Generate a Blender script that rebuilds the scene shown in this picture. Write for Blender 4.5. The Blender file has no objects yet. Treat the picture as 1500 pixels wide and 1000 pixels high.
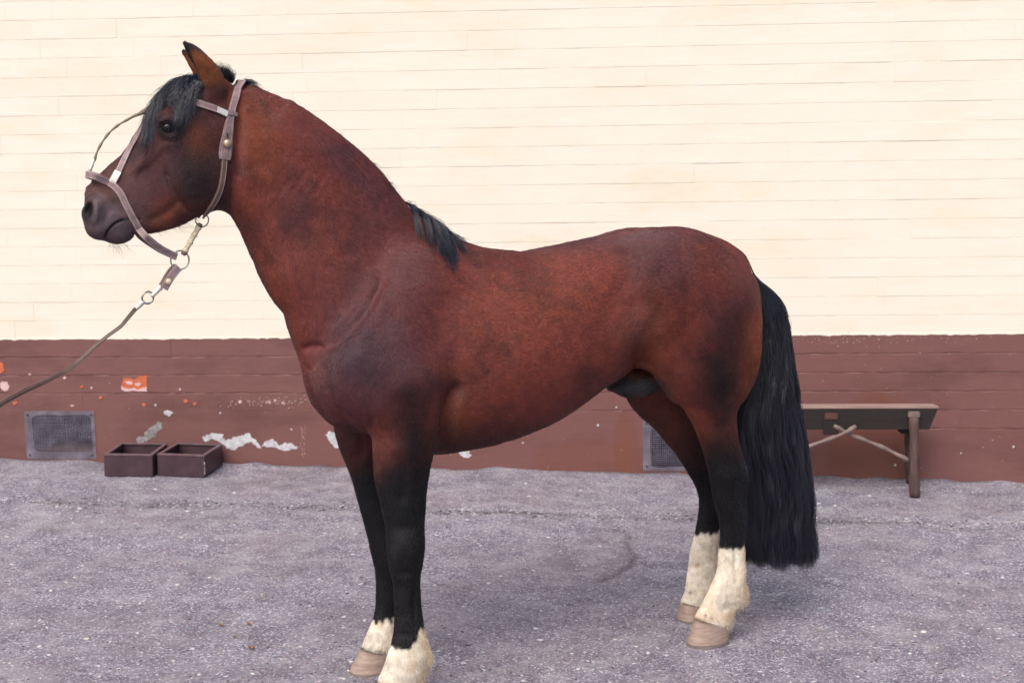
import bpy, math, random, time
import numpy as np
from math import sin, cos, pi, radians, tan, atan2, sqrt
from mathutils import Vector, Matrix
from mathutils.bvhtree import BVHTree

T0 = time.time()
S = bpy.context.scene
C = S.collection
rng = np.random.default_rng(7)
random.seed(7)

# ---------------------------------------------------------------- camera
FPX, HCAM, PITCH, ROLL = 2110.0, 1.75, radians(7.4), radians(0.82)
FWD = np.array([0, cos(PITCH), -sin(PITCH)])
UP0 = np.array([0, sin(PITCH), cos(PITCH)])
R0 = np.array([1.0, 0, 0])
RIGHT = R0 * cos(ROLL) - UP0 * sin(ROLL)
UP = UP0 * cos(ROLL) + R0 * sin(ROLL)
CAM = np.array([0, 0, HCAM])
cd = bpy.data.cameras.new('camera')
cam = bpy.data.objects.new('camera', cd)
C.objects.link(cam)
cd.sensor_width = 36.0
cd.lens = 36.0 * FPX / 1500.0
cd.clip_start = 0.05
cd.clip_end = 500
cam.matrix_world = Matrix(((RIGHT[0], UP[0], -FWD[0], CAM[0]), (RIGHT[1], UP[1], -FWD[1], CAM[1]),
                           (RIGHT[2], UP[2], -FWD[2], CAM[2]), (0, 0, 0, 1)))
cd.dof.use_dof = True
cd.dof.focus_distance = 4.75
cd.dof.aperture_fstop = 4.6
S.camera = cam

# ---------------------------------------------------------------- sky, sun, exposure
SUN_EL, SUN_AZ = radians(50), radians(203)          # azimuth clockwise from +Y
w = bpy.data.worlds.new('World')
S.world = w
w.use_nodes = True
nt = w.node_tree
bg = nt.nodes['Background']
sky = nt.nodes.new('ShaderNodeTexSky')
sky.sky_type = 'NISHITA'
sky.sun_disc = False
sky.sun_elevation = SUN_EL
sky.sun_rotation = SUN_AZ
sky.air_density = 1.0
sky.dust_density = 4.0
sky.ozone_density = 1.0
nt.links.new(sky.outputs[0], bg.inputs[0])
bg.inputs[1].default_value = 0.11
sl = bpy.data.lights.new('sun', 'SUN')
sl.energy = 1.5
sl.angle = radians(40)
sl.color = (1.0, 0.93, 0.87)
sun = bpy.data.objects.new('sun', sl)
C.objects.link(sun)
sdir = Vector((sin(SUN_AZ) * cos(SUN_EL), cos(SUN_AZ) * cos(SUN_EL), sin(SUN_EL)))
sun.rotation_euler = sdir.to_track_quat('Z', 'Y').to_euler()
sun.location = (0, -3, 6)
S.view_settings.view_transform = 'Standard'
S.view_settings.look = 'None'
S.view_settings.gamma = 1.0
S.view_settings.use_curve_mapping = False
S.view_settings.exposure = 0.72
S.render.engine = 'CYCLES'
S.cycles.max_bounces = 6
S.cycles.transparent_max_bounces = 8

# ---------------------------------------------------------------- measuring helpers
def ray(px, py):
    return FWD + RIGHT * (px - 750) / FPX - UP * (py - 500) / FPX
WYAW = radians(4.0)
WD = np.array([cos(WYAW), -sin(WYAW), 0]); WN = np.array([-sin(WYAW), -cos(WYAW), 0]); W0 = np.array([0, 7.88, 0])
GS = -0.0222                                          # the yard falls gently to the right
def gz(x, y=0.0):
    return GS * x
def wall_at(px, py, off=0.0):                         # photo point -> (along wall, height)
    r = ray(px, py); p = W0 + WN * off
    P = CAM + r * (((p - CAM) @ WN) / (r @ WN))
    return float((P - W0) @ WD), float(P[2])
def ground_at(px, py):
    r = ray(px, py); t = (GS * CAM[0] - CAM[2]) / (r[2] - GS * r[0])
    return CAM + r * t
PSI = radians(24.5)                                   # the horse stands turned, head nearer
HA = np.array([cos(PSI), sin(PSI), 0]); HN = np.array([sin(PSI), -cos(PSI), 0]); HO = np.array([0.113, 4.868, 0.0])
def H(px, py, v=0.0):                                 # photo point -> horse plane (u, z) at lateral v
    r = ray(px, py); p = HO + HN * v
    P = CAM + r * (((p - CAM) @ HN) / (r @ HN))
    return float((P - HO) @ HA), float(P[2])
def h2w(u, v, z):
    return HO + HA * u + HN * v + np.array([0, 0, z])

# ---------------------------------------------------------------- object helpers
def link(name, me, mat=None, parent=None):
    o = bpy.data.objects.new(name, me)
    C.objects.link(o)
    if mat is not None and hasattr(me, 'materials') and len(me.materials) == 0:
        me.materials.append(mat)
    if parent is not None:
        o.parent = parent
    return o
def tag(o, label=None, cat=None, group=None, kind=None):
    if label: o['label'] = label
    if cat: o['category'] = cat
    if group: o['group'] = group
    if kind: o['kind'] = kind
    return o
def empty(name, loc=(0, 0, 0), rz=0.0):
    o = bpy.data.objects.new(name, None)
    o.empty_display_size = 0.1
    o.location = loc
    o.rotation_euler = (0, 0, rz)
    C.objects.link(o)
    return o
def mesh_np(name, V, F, smooth=False):
    me = bpy.data.meshes.new(name)
    V = np.asarray(V, dtype=np.float32)
    if isinstance(F, np.ndarray):
        k = F.shape[1]
        me.vertices.add(len(V)); me.vertices.foreach_set('co', V.ravel())
        me.loops.add(F.size); me.loops.foreach_set('vertex_index', F.astype(np.int32).ravel())
        me.polygons.add(len(F)); me.polygons.foreach_set('loop_start', np.arange(0, F.size, k, dtype=np.int32))
        me.polygons.foreach_set('loop_total', np.full(len(F), k, dtype=np.int32))
        me.update(calc_edges=True)
    else:
        me.from_pydata([tuple(map(float, v)) for v in V], [], F)
        me.update()
    if smooth:
        me.polygons.foreach_set('use_smooth', np.ones(len(me.polygons), dtype=bool))
    return me
class MB:
    """collects shapes into one mesh"""
    def __init__(s): s.v = []; s.f = []
    def add(s, V, F):
        n = len(s.v); s.v += [tuple(map(float, p)) for p in V]; s.f += [tuple(i + n for i in f) for f in F]
    def box(s, lo, hi, M=None, bev=0.0):
        x0, y0, z0 = lo; x1, y1, z1 = hi
        if bev <= 0:
            V = [(x0,y0,z0),(x1,y0,z0),(x1,y1,z0),(x0,y1,z0),(x0,y0,z1),(x1,y0,z1),(x1,y1,z1),(x0,y1,z1)]
            F = [(0,3,2,1),(4,5,6,7),(0,1,5,4),(1,2,6,5),(2,3,7,6),(3,0,4,7)]
        else:
            import bmesh
            bm = bmesh.new(); bmesh.ops.create_cube(bm, size=1)
            for q in bm.verts:
                q.co = Vector(((x0+x1)/2 + q.co.x*(x1-x0), (y0+y1)/2 + q.co.y*(y1-y0), (z0+z1)/2 + q.co.z*(z1-z0)))
            bmesh.ops.bevel(bm, geom=bm.edges[:], offset=bev, segments=2, affect='EDGES')
            V = [tuple(q.co) for q in bm.verts]; bm.verts.index_update()
            F = [tuple(q.index for q in f.verts) for f in bm.faces]; bm.free()
        if M is not None: V = [tuple(M @ Vector(p)) for p in V]
        s.add(V, F)
    def prism(s, poly, y0, y1):                        # outline in x,z extruded along y
        n = len(poly)
        V = [(x, y0, z) for x, z in poly] + [(x, y1, z) for x, z in poly]
        F = [tuple(range(n)), tuple(range(2*n-1, n-1, -1))] + [(i, i+n, (i+1) % n + n, (i+1) % n) for i in range(n)]
        s.add(V, F)
    def tube(s, P, R, seg=8, caps=True, closed=False, squash=None):
        P = [Vector(p) for p in P]; n = len(P)
        if not hasattr(R, '__len__'): R = [R] * n
        V = []; F = []; prev = None
        for i, p in enumerate(P):
            if closed: t = P[(i+1) % n] - P[i-1]
            else: t = P[min(i+1, n-1)] - P[max(i-1, 0)]
            t.normalize()
            if prev is None:
                a = t.orthogonal().normalized()
            else:
                a = (prev - t * prev.dot(t)).normalized()
            prev = a; b = t.cross(a)
            for k in range(seg):
                th = 2*pi*k/seg
                V.append(p + (a*cos(th) + b*sin(th)) * R[i])
        m = n if closed else n - 1
        for i in range(m):
            for k in range(seg):
                j = (i+1) % n
                F.append((i*seg+k, i*seg+(k+1) % seg, j*seg+(k+1) % seg, j*seg+k))
        if caps and not closed:
            F.append(tuple(range(seg-1, -1, -1))); F.append(tuple((n-1)*seg+k for k in range(seg)))
        s.add(V, F)
    def sphere(s, c, r, nu=14, nv=10, sc=(1, 1, 1)):
        V = [(c[0], c[1], c[2]+r*sc[2])]; F = []
        for i in range(1, nv):
            for k in range(nu):
                a = pi*i/nv; b = 2*pi*k/nu
                V.append((c[0]+r*sc[0]*sin(a)*cos(b), c[1]+r*sc[1]*sin(a)*sin(b), c[2]+r*sc[2]*cos(a)))
        V.append((c[0], c[1], c[2]-r*sc[2])); L = len(V)-1
        for k in range(nu): F.append((0, 1+k, 1+(k+1) % nu)); F.append((L, L-nu+(k+1) % nu, L-nu+k))
        for i in range(nv-2):
            for k in range(nu):
                a = 1+i*nu
                F.append((a+k, a+nu+k, a+nu+(k+1) % nu, a+(k+1) % nu))
        s.add(V, F)
    def build(s, name, mat=None, parent=None, smooth=False):
        me = bpy.data.meshes.new(name); me.from_pydata(s.v, [], s.f); me.update()
        if smooth: me.polygons.foreach_set('use_smooth', np.ones(len(me.polygons), dtype=bool))
        return link(name, me, mat, parent)

def catmull(P, n):
    P = np.asarray(P, float)
    k = len(P)
    if k < 3:
        t = np.linspace(0, 1, n)[:, None]; return P[0]*(1-t)+P[-1]*t
    Q = np.vstack([2*P[0]-P[1], P, 2*P[-1]-P[-2]])
    d = np.maximum(np.linalg.norm(np.diff(P[:, :min(3, P.shape[1])], axis=0), axis=1), 1e-6)
    cum = np.concatenate([[0], np.cumsum(d)]); s = np.linspace(0, cum[-1], n)
    i = np.clip(np.searchsorted(cum, s, side='right')-1, 0, k-2)
    t = ((s-cum[i])/d[i])[:, None]
    p0, p1, p2, p3 = Q[i], Q[i+1], Q[i+2], Q[i+3]
    return 0.5*((2*p1)+(-p0+p2)*t+(2*p0-5*p1+4*p2-p3)*t*t+(-p0+3*p1-3*p2+p3)*t**3)

def vnoise(P, scale, seed=0):
    """cheap smooth value noise in 3D for numpy arrays, -1..1"""
    P = np.asarray(P, float)*scale
    i = np.floor(P).astype(np.int64); f = P-i; f = f*f*(3-2*f)
    def h(a, b, c):
        n = (a*73856093) ^ (b*19349663) ^ (c*83492791) ^ (seed*2654435761)
        n = (n ^ (n >> 13))*1274126177 & 0x7fffffff
        n = n ^ (n >> 16)
        return (n & 0xffff)/32767.5-1
    r = 0
    for dx in (0, 1):
        for dy in (0, 1):
            for dz in (0, 1):
                wgt = (f[:, 0] if dx else 1-f[:, 0])*(f[:, 1] if dy else 1-f[:, 1])*(f[:, 2] if dz else 1-f[:, 2])
                r = r+wgt*h(i[:, 0]+dx, i[:, 1]+dy, i[:, 2]+dz)
    return r

# ---------------------------------------------------------------- materials
def mat_new(name, col=(0.5, 0.5, 0.5), rough=0.6, metal=0.0, spec=0.5):
    m = bpy.data.materials.new(name); m.use_nodes = True
    b = m.node_tree.nodes['Principled BSDF']
    b.inputs['Base Color'].default_value = (*col, 1)
    b.inputs['Roughness'].default_value = rough
    b.inputs['Metallic'].default_value = metal
    b.inputs['Specular IOR Level'].default_value = spec
    return m
class NT:
    def __init__(s, m):
        s.m = m; s.t = m.node_tree; s.b = s.t.nodes['Principled BSDF']
    def n(s, typ, **kw):
        x = s.t.nodes.new(typ)
        for k, v in kw.items():
            if k in x.inputs.keys() if hasattr(x.inputs, 'keys') else False: x.inputs[k].default_value = v
            else: setattr(x, k, v)
        return x
    def l(s, a, b): s.t.links.new(a, b)
    def coord(s, scale=(1, 1, 1), out='Object', rot=(0, 0, 0)):
        tc = s.t.nodes.new('ShaderNodeTexCoord'); mp = s.t.nodes.new('ShaderNodeMapping')
        mp.inputs['Scale'].default_value = scale; mp.inputs['Rotation'].default_value = rot
        s.l(tc.outputs[out], mp.inputs['Vector']); return mp.outputs[0]
    def noise(s, vec, scale, detail=4, rough=0.55, dist=0.0):
        x = s.t.nodes.new('ShaderNodeTexNoise')
        x.inputs['Scale'].default_value = scale; x.inputs['Detail'].default_value = detail
        x.inputs['Roughness'].default_value = rough; x.inputs['Distortion'].default_value = dist
        if vec is not None: s.l(vec, x.inputs['Vector'])
        return x.outputs['Fac']
    def vor(s, vec, scale, feature='F1', out='Distance'):
        x = s.t.nodes.new('ShaderNodeTexVoronoi'); x.feature = feature; x.inputs['Scale'].default_value = scale
        s.l(vec, x.inputs['Vector']); return x.outputs[out]
    def ramp(s, fac, stops):
        x = s.t.nodes.new('ShaderNodeValToRGB'); e = x.color_ramp.elements
        while len(e) < len(stops): e.new(0.5)
        for q, (p, c) in zip(e, stops):
            q.position = p; q.color = (*c, 1) if hasattr(c, '__len__') else (c, c, c, 1)
        s.l(fac, x.inputs[0]); return x.outputs[0]
    def mix(s, a, b, fac, mode='MIX'):
        x = s.t.nodes.new('ShaderNodeMix'); x.data_type = 'RGBA'; x.blend_type = mode
        for v, i in ((fac, 0), (a, 6), (b, 7)):
            if isinstance(v, (int, float)): x.inputs[i].default_value = v
            elif isinstance(v, tuple): x.inputs[i].default_value = (*v, 1)
            else: s.l(v, x.inputs[i])
        return x.outputs[2]
    def math(s, op, a, b=0.0):
        x = s.t.nodes.new('ShaderNodeMath'); x.operation = op
        for i, v in enumerate((a, b)):
            if isinstance(v, (int, float)): x.inputs[i].default_value = v
            else: s.l(v, x.inputs[i])
        return x.outputs[0]
    def bump(s, h, strength=0.3, dist=0.002, prev=None):
        x = s.t.nodes.new('ShaderNodeBump'); x.inputs['Strength'].default_value = strength; x.inputs['Distance'].default_value = dist
        s.l(h, x.inputs['Height'])
        if prev is not None: s.l(prev, x.inputs['Normal'])
        return x.outputs[0]
    def col(s, c): s.l(c, s.b.inputs['Base Color'])
    def nrm(s, c): s.l(c, s.b.inputs['Normal'])
    def rough(s, c): s.l(c, s.b.inputs['Roughness'])

def m_paint(name, base, dark, light, rough, patch=None):
    m = mat_new(name, base, rough); n = NT(m)
    v = n.coord(out='Generated') if False else None
    geo = n.t.nodes.new('ShaderNodeNewGeometry')
    P = geo.outputs['Position']
    st = n.t.nodes.new('ShaderNodeMapping'); st.inputs['Scale'].default_value = (1, 1, 3.0); n.l(P, st.inputs['Vector'])
    a = n.noise(st.outputs[0], 1.6, 5, 0.6)
    c = n.mix(dark, base, n.ramp(a, [(0.32, 0.0), (0.52, 1.0)]))
    b = n.noise(st.outputs[0], 5.5, 6, 0.65)
    c = n.mix(c, light, n.ramp(b, [(0.55, 0.0), (0.8, 0.5)]))
    if patch: c = patch(n, c, P)
    n.col(c)
    h1 = n.noise(st.outputs[0], 9, 4, 0.5)
    st2 = n.t.nodes.new('ShaderNodeMapping'); st2.inputs['Scale'].default_value = (1, 1, 2.0); n.l(P, st2.inputs['Vector'])
    h2 = n.noise(st2.outputs[0], 70, 4, 0.65)
    bp = n.bump(h1, 0.22, 0.006); bp = n.bump(h2, 0.35, 0.0020, bp)
    n.nrm(bp)
    return m
CREAM = m_paint('cream_paint', (0.722, 0.675, 0.580), (0.690, 0.632, 0.505), (0.745, 0.695, 0.62), 0.75)
def red_patch(n, c, P):
    # damp brown stains with their own shape low on the wall near the bench and under the vent line
    sep = n.t.nodes.new('ShaderNodeSeparateXYZ'); n.l(P, sep.inputs[0])
    out = c
    nz = n.noise(P, 9, 3, 0.6)
    for cx, cz, rx, rz, k in ((1.98, 0.10, 0.27, 0.36, 0.75), (1.42, -0.02, 0.5, 0.16, 0.6), (0.42, 0.06, 0.33, 0.12, 0.5), (0.62, 0.14, 0.07, 0.2, 0.7), (-2.4, -0.1, 0.3, 0.25, 0.3)):
        dx = n.math('DIVIDE', n.math('SUBTRACT', sep.outputs[0], cx), rx)
        dz = n.math('DIVIDE', n.math('SUBTRACT', sep.outputs[2], cz), rz)
        d = n.math('SQRT', n.math('ADD', n.math('MULTIPLY', dx, dx), n.math('MULTIPLY', dz, dz)))
        d = n.math('ADD', d, n.math('MULTIPLY', nz, 0.35))
        f = n.ramp(d, [(0.0, k), (0.98, k), (1.0, 0.0)]) if False else n.ramp(n.math('MULTIPLY', d, 0.7), [(0.72, k), (0.86, 0.0)])
        out = n.mix(out, (0.155, 0.052, 0.032), f)
    sp = n.noise(P, 55, 2, 0.5)
    out = n.mix(out, (0.42, 0.28, 0.24), n.ramp(sp, [(0.74, 0.0), (0.8, 0.6)]))
    return out
RED = m_paint('redbrown_paint', (0.158, 0.066, 0.060), (0.115, 0.045, 0.040), (0.200, 0.092, 0.085), 0.6, red_patch)
def simple(name, col, rough=0.6, var=0.25, scale=30, bump=0.3, bd=0.002, metal=0.0, stretch=(1, 1, 1), col2=None):
    m = mat_new(name, col, rough, metal); n = NT(m)
    v = n.coord(stretch)
    a = n.noise(v, scale, 5, 0.6)
    d = col2 if col2 else tuple(x*(1-var) for x in col)
    n.col(n.mix(d, tuple(min(1, x*(1+var*0.6)) for x in col), n.ramp(a, [(0.3, 0.0), (0.7, 1.0)])))
    if bump: n.nrm(n.bump(a, bump, bd))
    return m
GREYPLASTER = simple('bare_plaster', (0.50, 0.50, 0.52), 0.85, 0.3, 40, 0.6, 0.004)
DARKPLASTER = simple('dirty_plaster', (0.26, 0.25, 0.25), 0.9, 0.45, 60, 0.8, 0.005)
ORANGEBRICK = simple('bare_orange_brick', (0.50, 0.13, 0.055), 0.85, 0.3, 60, 0.6, 0.003)
LIMEPATCH = simple('old_limewash', (0.62, 0.42, 0.42), 0.85, 0.25, 60, 0.5, 0.003)
WIRE = simple('painted_wire', (0.33, 0.30, 0.385), 0.5, 0.3, 15, 0.2, 0.001, col2=(0.10, 0.095, 0.125))
VOID = simple('hollow_shade', (0.018, 0.018, 0.022), 0.95, 0.3, 20)  # near-black colour stands in for the shade inside hollows
TROUGH = simple('oxblood_painted_tin', (0.050, 0.024, 0.033), 0.5, 0.35, 12, 0.4, 0.003)
TROUGHRIM = simple('worn_rim_paint', (0.15, 0.095, 0.11), 0.5, 0.35, 25, 0.3, 0.002)
TROUGHIN = simple('trough_inside_paint', (0.045, 0.028, 0.040), 0.55, 0.3, 12, 0.3, 0.003)
BENCHTOP = simple('worn_pink_board', (0.30, 0.20, 0.175), 0.7, 0.3, 18, 0.5, 0.003, stretch=(0.3, 3, 3))
BENCHDARK = simple('dark_oiled_board', (0.013, 0.008, 0.007), 0.8, 0.4, 14, 0.5, 0.003, stretch=(0.4, 3, 4))
LOG = simple('bare_log', (0.085, 0.050, 0.044), 0.8, 0.5, 14, 0.7, 0.005, stretch=(3, 3, 0.6), col2=(0.04, 0.022, 0.018))
STICK = simple('grey_weathered_stick', (0.20, 0.14, 0.125), 0.8, 0.4, 20, 0.6, 0.004, stretch=(1, 1, 1))
REINM = simple('olive_brown_leather', (0.085, 0.055, 0.042), 0.55, 0.35, 60, 0.3, 0.0006)
REDBLOCK = simple('red_painted_block', (0.085, 0.030, 0.027), 0.7, 0.2, 20)
LEATHER = simple('dusty_leather', (0.25, 0.165, 0.17), 0.6, 0.3, 90, 0.4, 0.0006)
LEATHERD = simple('brown_leather', (0.13, 0.075, 0.06), 0.55, 0.3, 90, 0.4, 0.0006)
STITCH = simple('cream_stitch', (0.50, 0.42, 0.37), 0.8, 0.1, 40)
CLIP = mat_new('white_metal_clip', (0.62, 0.60, 0.54), 0.4, 0.2)
RINGM = simple('tarnished_ring', (0.42, 0.42, 0.36), 0.35, 0.25, 60, 0.1, 0.0005, metal=0.8)
BRASS = simple('old_brass', (0.55, 0.42, 0.27), 0.35, 0.25, 80, 0.2, 0.0005, metal=0.6)
BONE = simple('bone_link', (0.58, 0.50, 0.34), 0.6, 0.25, 80, 0.3, 0.001)
ROPE = simple('cord', (0.20, 0.16, 0.11), 0.8, 0.4, 200, 0.8, 0.001)

def m_asphalt():
    m = mat_new('asphalt', (0.15, 0.14, 0.16), 0.85); n = NT(m)
    v = n.coord()
    cr = n.t.nodes.new('ShaderNodeTexVoronoi'); cr.inputs['Scale'].default_value = 155; n.l(v, cr.inputs['Vector'])
    sep = n.t.nodes.new('ShaderNodeSeparateColor'); n.l(cr.outputs['Color'], sep.inputs[0])
    grain = n.ramp(sep.outputs[0], [(0.0, (0.088, 0.077, 0.112)), (0.45, (0.178, 0.157, 0.215)), (0.8, (0.275, 0.247, 0.320)), (0.97, (0.66, 0.63, 0.70))])
    fine = n.noise(v, 260, 3, 0.7)
    c = n.mix(grain, (0.07, 0.065, 0.075), n.ramp(fine, [(0.35, 0.75), (0.55, 0.0)]))
    c = n.mix(c, (0.46, 0.44, 0.48), n.ramp(n.noise(v, 130, 3, 0.75), [(0.60, 0.0), (0.72, 0.85)]))
    big = n.noise(v, 1.3, 6, 0.62)
    c = n.mix(c, (0.20, 0.145, 0.165), n.ramp(big, [(0.42, 0.0), (0.66, 0.5)]))
    mid = n.noise(v, 7, 5, 0.7)
    c = n.mix(c, (0.50, 0.49, 0.50), n.ramp(mid, [(0.40, 0.0), (0.75, 0.45)]))
    c = n.mix(c, (0.055, 0.05, 0.06), n.ramp(n.noise(v, 3.1, 5, 0.7), [(0.32, 0.32), (0.55, 0.0)]))
    at = n.t.nodes.new('ShaderNodeAttribute'); at.attribute_name = 'grit'
    c = n.mix(c, (0.050, 0.044, 0.048), at.outputs['Fac'])
    n.col(c)
    h = n.mix(cr.outputs['Distance'], fine, 0.5)
    b = n.bump(h, 0.7, 0.004); b = n.bump(n.noise(v, 38, 4, 0.6), 0.4, 0.006, b)
    n.nrm(b)
    return m
ASPH = m_asphalt()

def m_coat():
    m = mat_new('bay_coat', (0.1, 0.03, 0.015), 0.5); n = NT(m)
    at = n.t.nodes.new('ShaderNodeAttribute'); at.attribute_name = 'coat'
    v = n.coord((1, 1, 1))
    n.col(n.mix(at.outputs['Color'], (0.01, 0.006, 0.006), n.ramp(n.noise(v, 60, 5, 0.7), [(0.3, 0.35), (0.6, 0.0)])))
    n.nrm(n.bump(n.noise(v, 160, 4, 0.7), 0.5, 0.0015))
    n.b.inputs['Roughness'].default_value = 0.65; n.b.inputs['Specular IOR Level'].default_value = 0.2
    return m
COAT = m_coat()
def m_hair(name, rough=0.38, spec=0.5, col=None, tint=(0.01, 0.008, 0.01), var=0.4):
    m = mat_new(name, col or (0.1, 0.1, 0.1), rough, 0, spec); n = NT(m)
    ci = n.t.nodes.new('ShaderNodeHairInfo')
    if col is None:
        at = n.t.nodes.new('ShaderNodeAttribute'); at.attribute_name = 'coat'
        n.col(at.outputs['Color'])
    else:
        n.col(n.ramp(ci.outputs['Random'], [(0.0, tuple(x*(1-var) for x in col)), (0.80, tuple(x*(1+var) for x in col)), (0.93, tuple(x*(1+var) for x in col)), (1.0, tuple(x*(1+var)*2.6 for x in col))]))
    return m
FUR = m_hair('coat_hair', 0.30, 0.62)
BLACKHAIR = m_hair('black_hair', 0.28, 0.75, (0.0105, 0.0115, 0.020), var=0.6)
PALEHAIR = m_hair('pale_whisker', 0.5, 0.5, (0.25, 0.2, 0.17))

def hair_obj(name, P, R, mat, parent=None, col=None):
    """P: (n strands, k points, 3) radii (k,) or (n,k)"""
    n, k, _ = P.shape
    hc = bpy.data.hair_curves.new(name)
    hc.add_curves([k]*n)
    hc.attributes['position'].data.foreach_set('vector', P.astype(np.float32).ravel())
    ra = hc.attributes.get('radius') or hc.attributes.new('radius', 'FLOAT', 'POINT')
    R = np.broadcast_to(np.asarray(R, np.float32), (n, k))
    ra.data.foreach_set('value', np.ascontiguousarray(R).ravel())
    if col is not None:
        a = hc.attributes.new('coat', 'FLOAT_COLOR', 'CURVE')
        a.data.foreach_set('color', np.hstack([col, np.ones((n, 1))]).astype(np.float32).ravel())
    hc.materials.append(mat)
    o = bpy.data.objects.new(name, hc); C.objects.link(o)
    if parent is not None: o.parent = parent
    return o

# ================================================================ YARD
gx = np.concatenate([np.r_[-320, -200, -120, -70, np.linspace(-45, -5, 10)], np.arange(-4, 4.001, 0.022), np.linspace(5, 45, 10), [70, 120, 200, 320]])
gy = np.concatenate([[-320, -200, -120, -70], np.linspace(-30, 2.5, 12), np.arange(3.4, 7.0, 0.018), np.arange(7.0, 8.35, 0.007), [9, 14, 30, 80, 160, 320]])
GX, GY = np.meshgrid(gx, gy, indexing='ij')
P2 = np.stack([GX.ravel(), GY.ravel(), np.zeros(GX.size)], 1)
def joint_y(x):                                        # the worn joint between wall apron and yard
    return 6.93 - 0.075*(x + 0.2) - 0.02*np.sin(x*2.1) + 0.012*np.sin(x*7.3+1)
def gheight(x, y, fine=True):
    q = np.stack([np.ravel(x), np.ravel(y), np.zeros(np.size(x))], 1)
    h = 0.006*vnoise(q, 1.1, 1) + 0.003*vnoise(q, 4.0, 2)
    if fine: h = h + 0.0016*vnoise(q, 22, 3) + 0.0012*vnoise(q, 47, 4)
    d = q[:, 1] - joint_y(q[:, 0])
    amt = np.clip(0.55 + 0.9*vnoise(q, 1.6, 5), 0, 1)
    h = h - 0.016*amt*np.exp(-(d/0.018)**2) + 0.006*np.exp(-((d-0.12)/0.1)**2)
    return h.reshape(np.shape(x))
gzv = GS*GX + gheight(GX, GY)
crack = np.array([ground_at(*p)[:2] for p in [(900, 772), (916, 781), (914, 792), (920, 800), (924, 812), (928, 822), (908, 838), (880, 850)]])
def seg_dist(q, L):
    best = np.full(len(q), 9.0)
    for a, b in zip(L[:-1], L[1:]):
        ab = b-a; t = np.clip(((q-a)@ab)/(ab@ab), 0, 1)
        best = np.minimum(best, np.linalg.norm(q-(a+t[:, None]*ab), axis=1))
    return best
q2 = P2[:, :2] + 0.02*np.stack([vnoise(P2, 12, 8), vnoise(P2, 12, 9)], 1)
dc = seg_dist(q2, crack).reshape(GX.shape)
gzv = gzv - 0.008*np.exp(-(dc/0.012)**2)
dj = (GY - joint_y(GX)) + 0.012*vnoise(P2, 18, 6).reshape(GX.shape)
grit = np.exp(-(dj/0.022)**2)*np.clip(0.45+0.9*vnoise(P2, 2.2, 7).reshape(GX.shape), 0, 1)*0.9
grit = np.maximum(grit, 0.35*np.exp(-(dj/0.07)**2)*np.clip(0.4+vnoise(P2, 3.1, 17).reshape(GX.shape), 0, 1))
grit = np.maximum(grit, 0.7*np.exp(-(dc/0.013)**2))
wl = (GX-W0[0])*WN[0] + (GY-W0[1])*WN[1]               # distance in front of the wall
grit = np.maximum(grit, 0.75*np.exp(-(np.maximum(wl-0.01, 0)/0.03)**2)*np.clip(0.6+vnoise(P2, 6, 11).reshape(GX.shape), 0, 1))
gzv = gzv + 0.012*np.exp(-(np.maximum(wl, 0)/0.05)**2)*(0.6+vnoise(P2, 9, 12).reshape(GX.shape))
V = np.stack([GX, GY, gzv], -1).reshape(-1, 3)
nxx, nyy = len(gx), len(gy)
I = np.arange(nxx*nyy).reshape(nxx, nyy)
F = np.stack([I[:-1, :-1], I[1:, :-1], I[1:, 1:], I[:-1, 1:]], -1).reshape(-1, 4)
me = mesh_np('yard_ground', V, F, True)
at = me.attributes.new('grit', 'FLOAT', 'POINT'); at.data.foreach_set('value', grit.ravel().astype(np.float32))
yard = link('ground', me, ASPH); tag(yard, kind='structure')
def gsurf(x, y):
    return GS*x + float(gheight(np.array([x]), np.array([y]), False)[0])

# loose stone chips pressed in the surface
def chips(name, n, smin, smax, mats, ymin, ymax, near_joint=0.0, seed=3, flat=0.45):
    r = np.random.default_rng(seed)
    y = 1.0/r.uniform(1/ymax, 1/ymin, n) if near_joint == 0 else None
    if y is None:
        x = r.uniform(-3.4, 3.3, n); y = joint_y(x) + r.normal(0, 0.05, n)
    else:
        x = r.uniform(-1, 1, n)*(y*0.40+0.15)
    keep = ((x-W0[0])*WN[0] + (y-W0[1])*WN[1]) > 0.01
    x, y = x[keep], y[keep]; n = len(x)
    s = smin*(smax/smin)**(r.random(n)**2.2)
    z = GS*x + gheight(x, y)
    base = np.array([(1, 0, 0), (0.3, 0.9, 0), (-0.8, 0.5, 0), (-0.7, -0.6, 0), (0.4, -0.9, 0), (0.1, 0.05, 0.7), (0, 0, -0.7)], float)
    tri = np.array([(0, 1, 5), (1, 2, 5), (2, 3, 5), (3, 4, 5), (4, 0, 5), (1, 0, 6), (2, 1, 6), (3, 2, 6), (4, 3, 6), (0, 4, 6)])
    a = r.random(n)*2*pi
    B = base[None]*(1+0.35*r.normal(size=(n, 7, 1)))
    B[:, :, 0] *= 1.0 + 0.6*r.random((n, 1)); B[:, :, 2] *= flat
    X = B[:, :, 0]*np.cos(a)[:, None]-B[:, :, 1]*np.sin(a)[:, None]; Y = B[:, :, 0]*np.sin(a)[:, None]+B[:, :, 1]*np.cos(a)[:, None]
    Vv = np.stack([X*s[:, None]+x[:, None], Y*s[:, None]+y[:, None], B[:, :, 2]*s[:, None]+z[:, None]], -1).reshape(-1, 3)
    Ff = (tri[None]+7*np.arange(n)[:, None, None]).reshape(-1, 3)
    me = mesh_np(name, Vv, Ff)
    for m in mats: me.materials.append(m)
    if len(mats) > 1:
        me.polygons.foreach_set('material_index', np.repeat(r.integers(0, len(mats), n), 10).astype(np.int32))
    o = link(name, me); tag(o, kind='stuff'); return o
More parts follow.
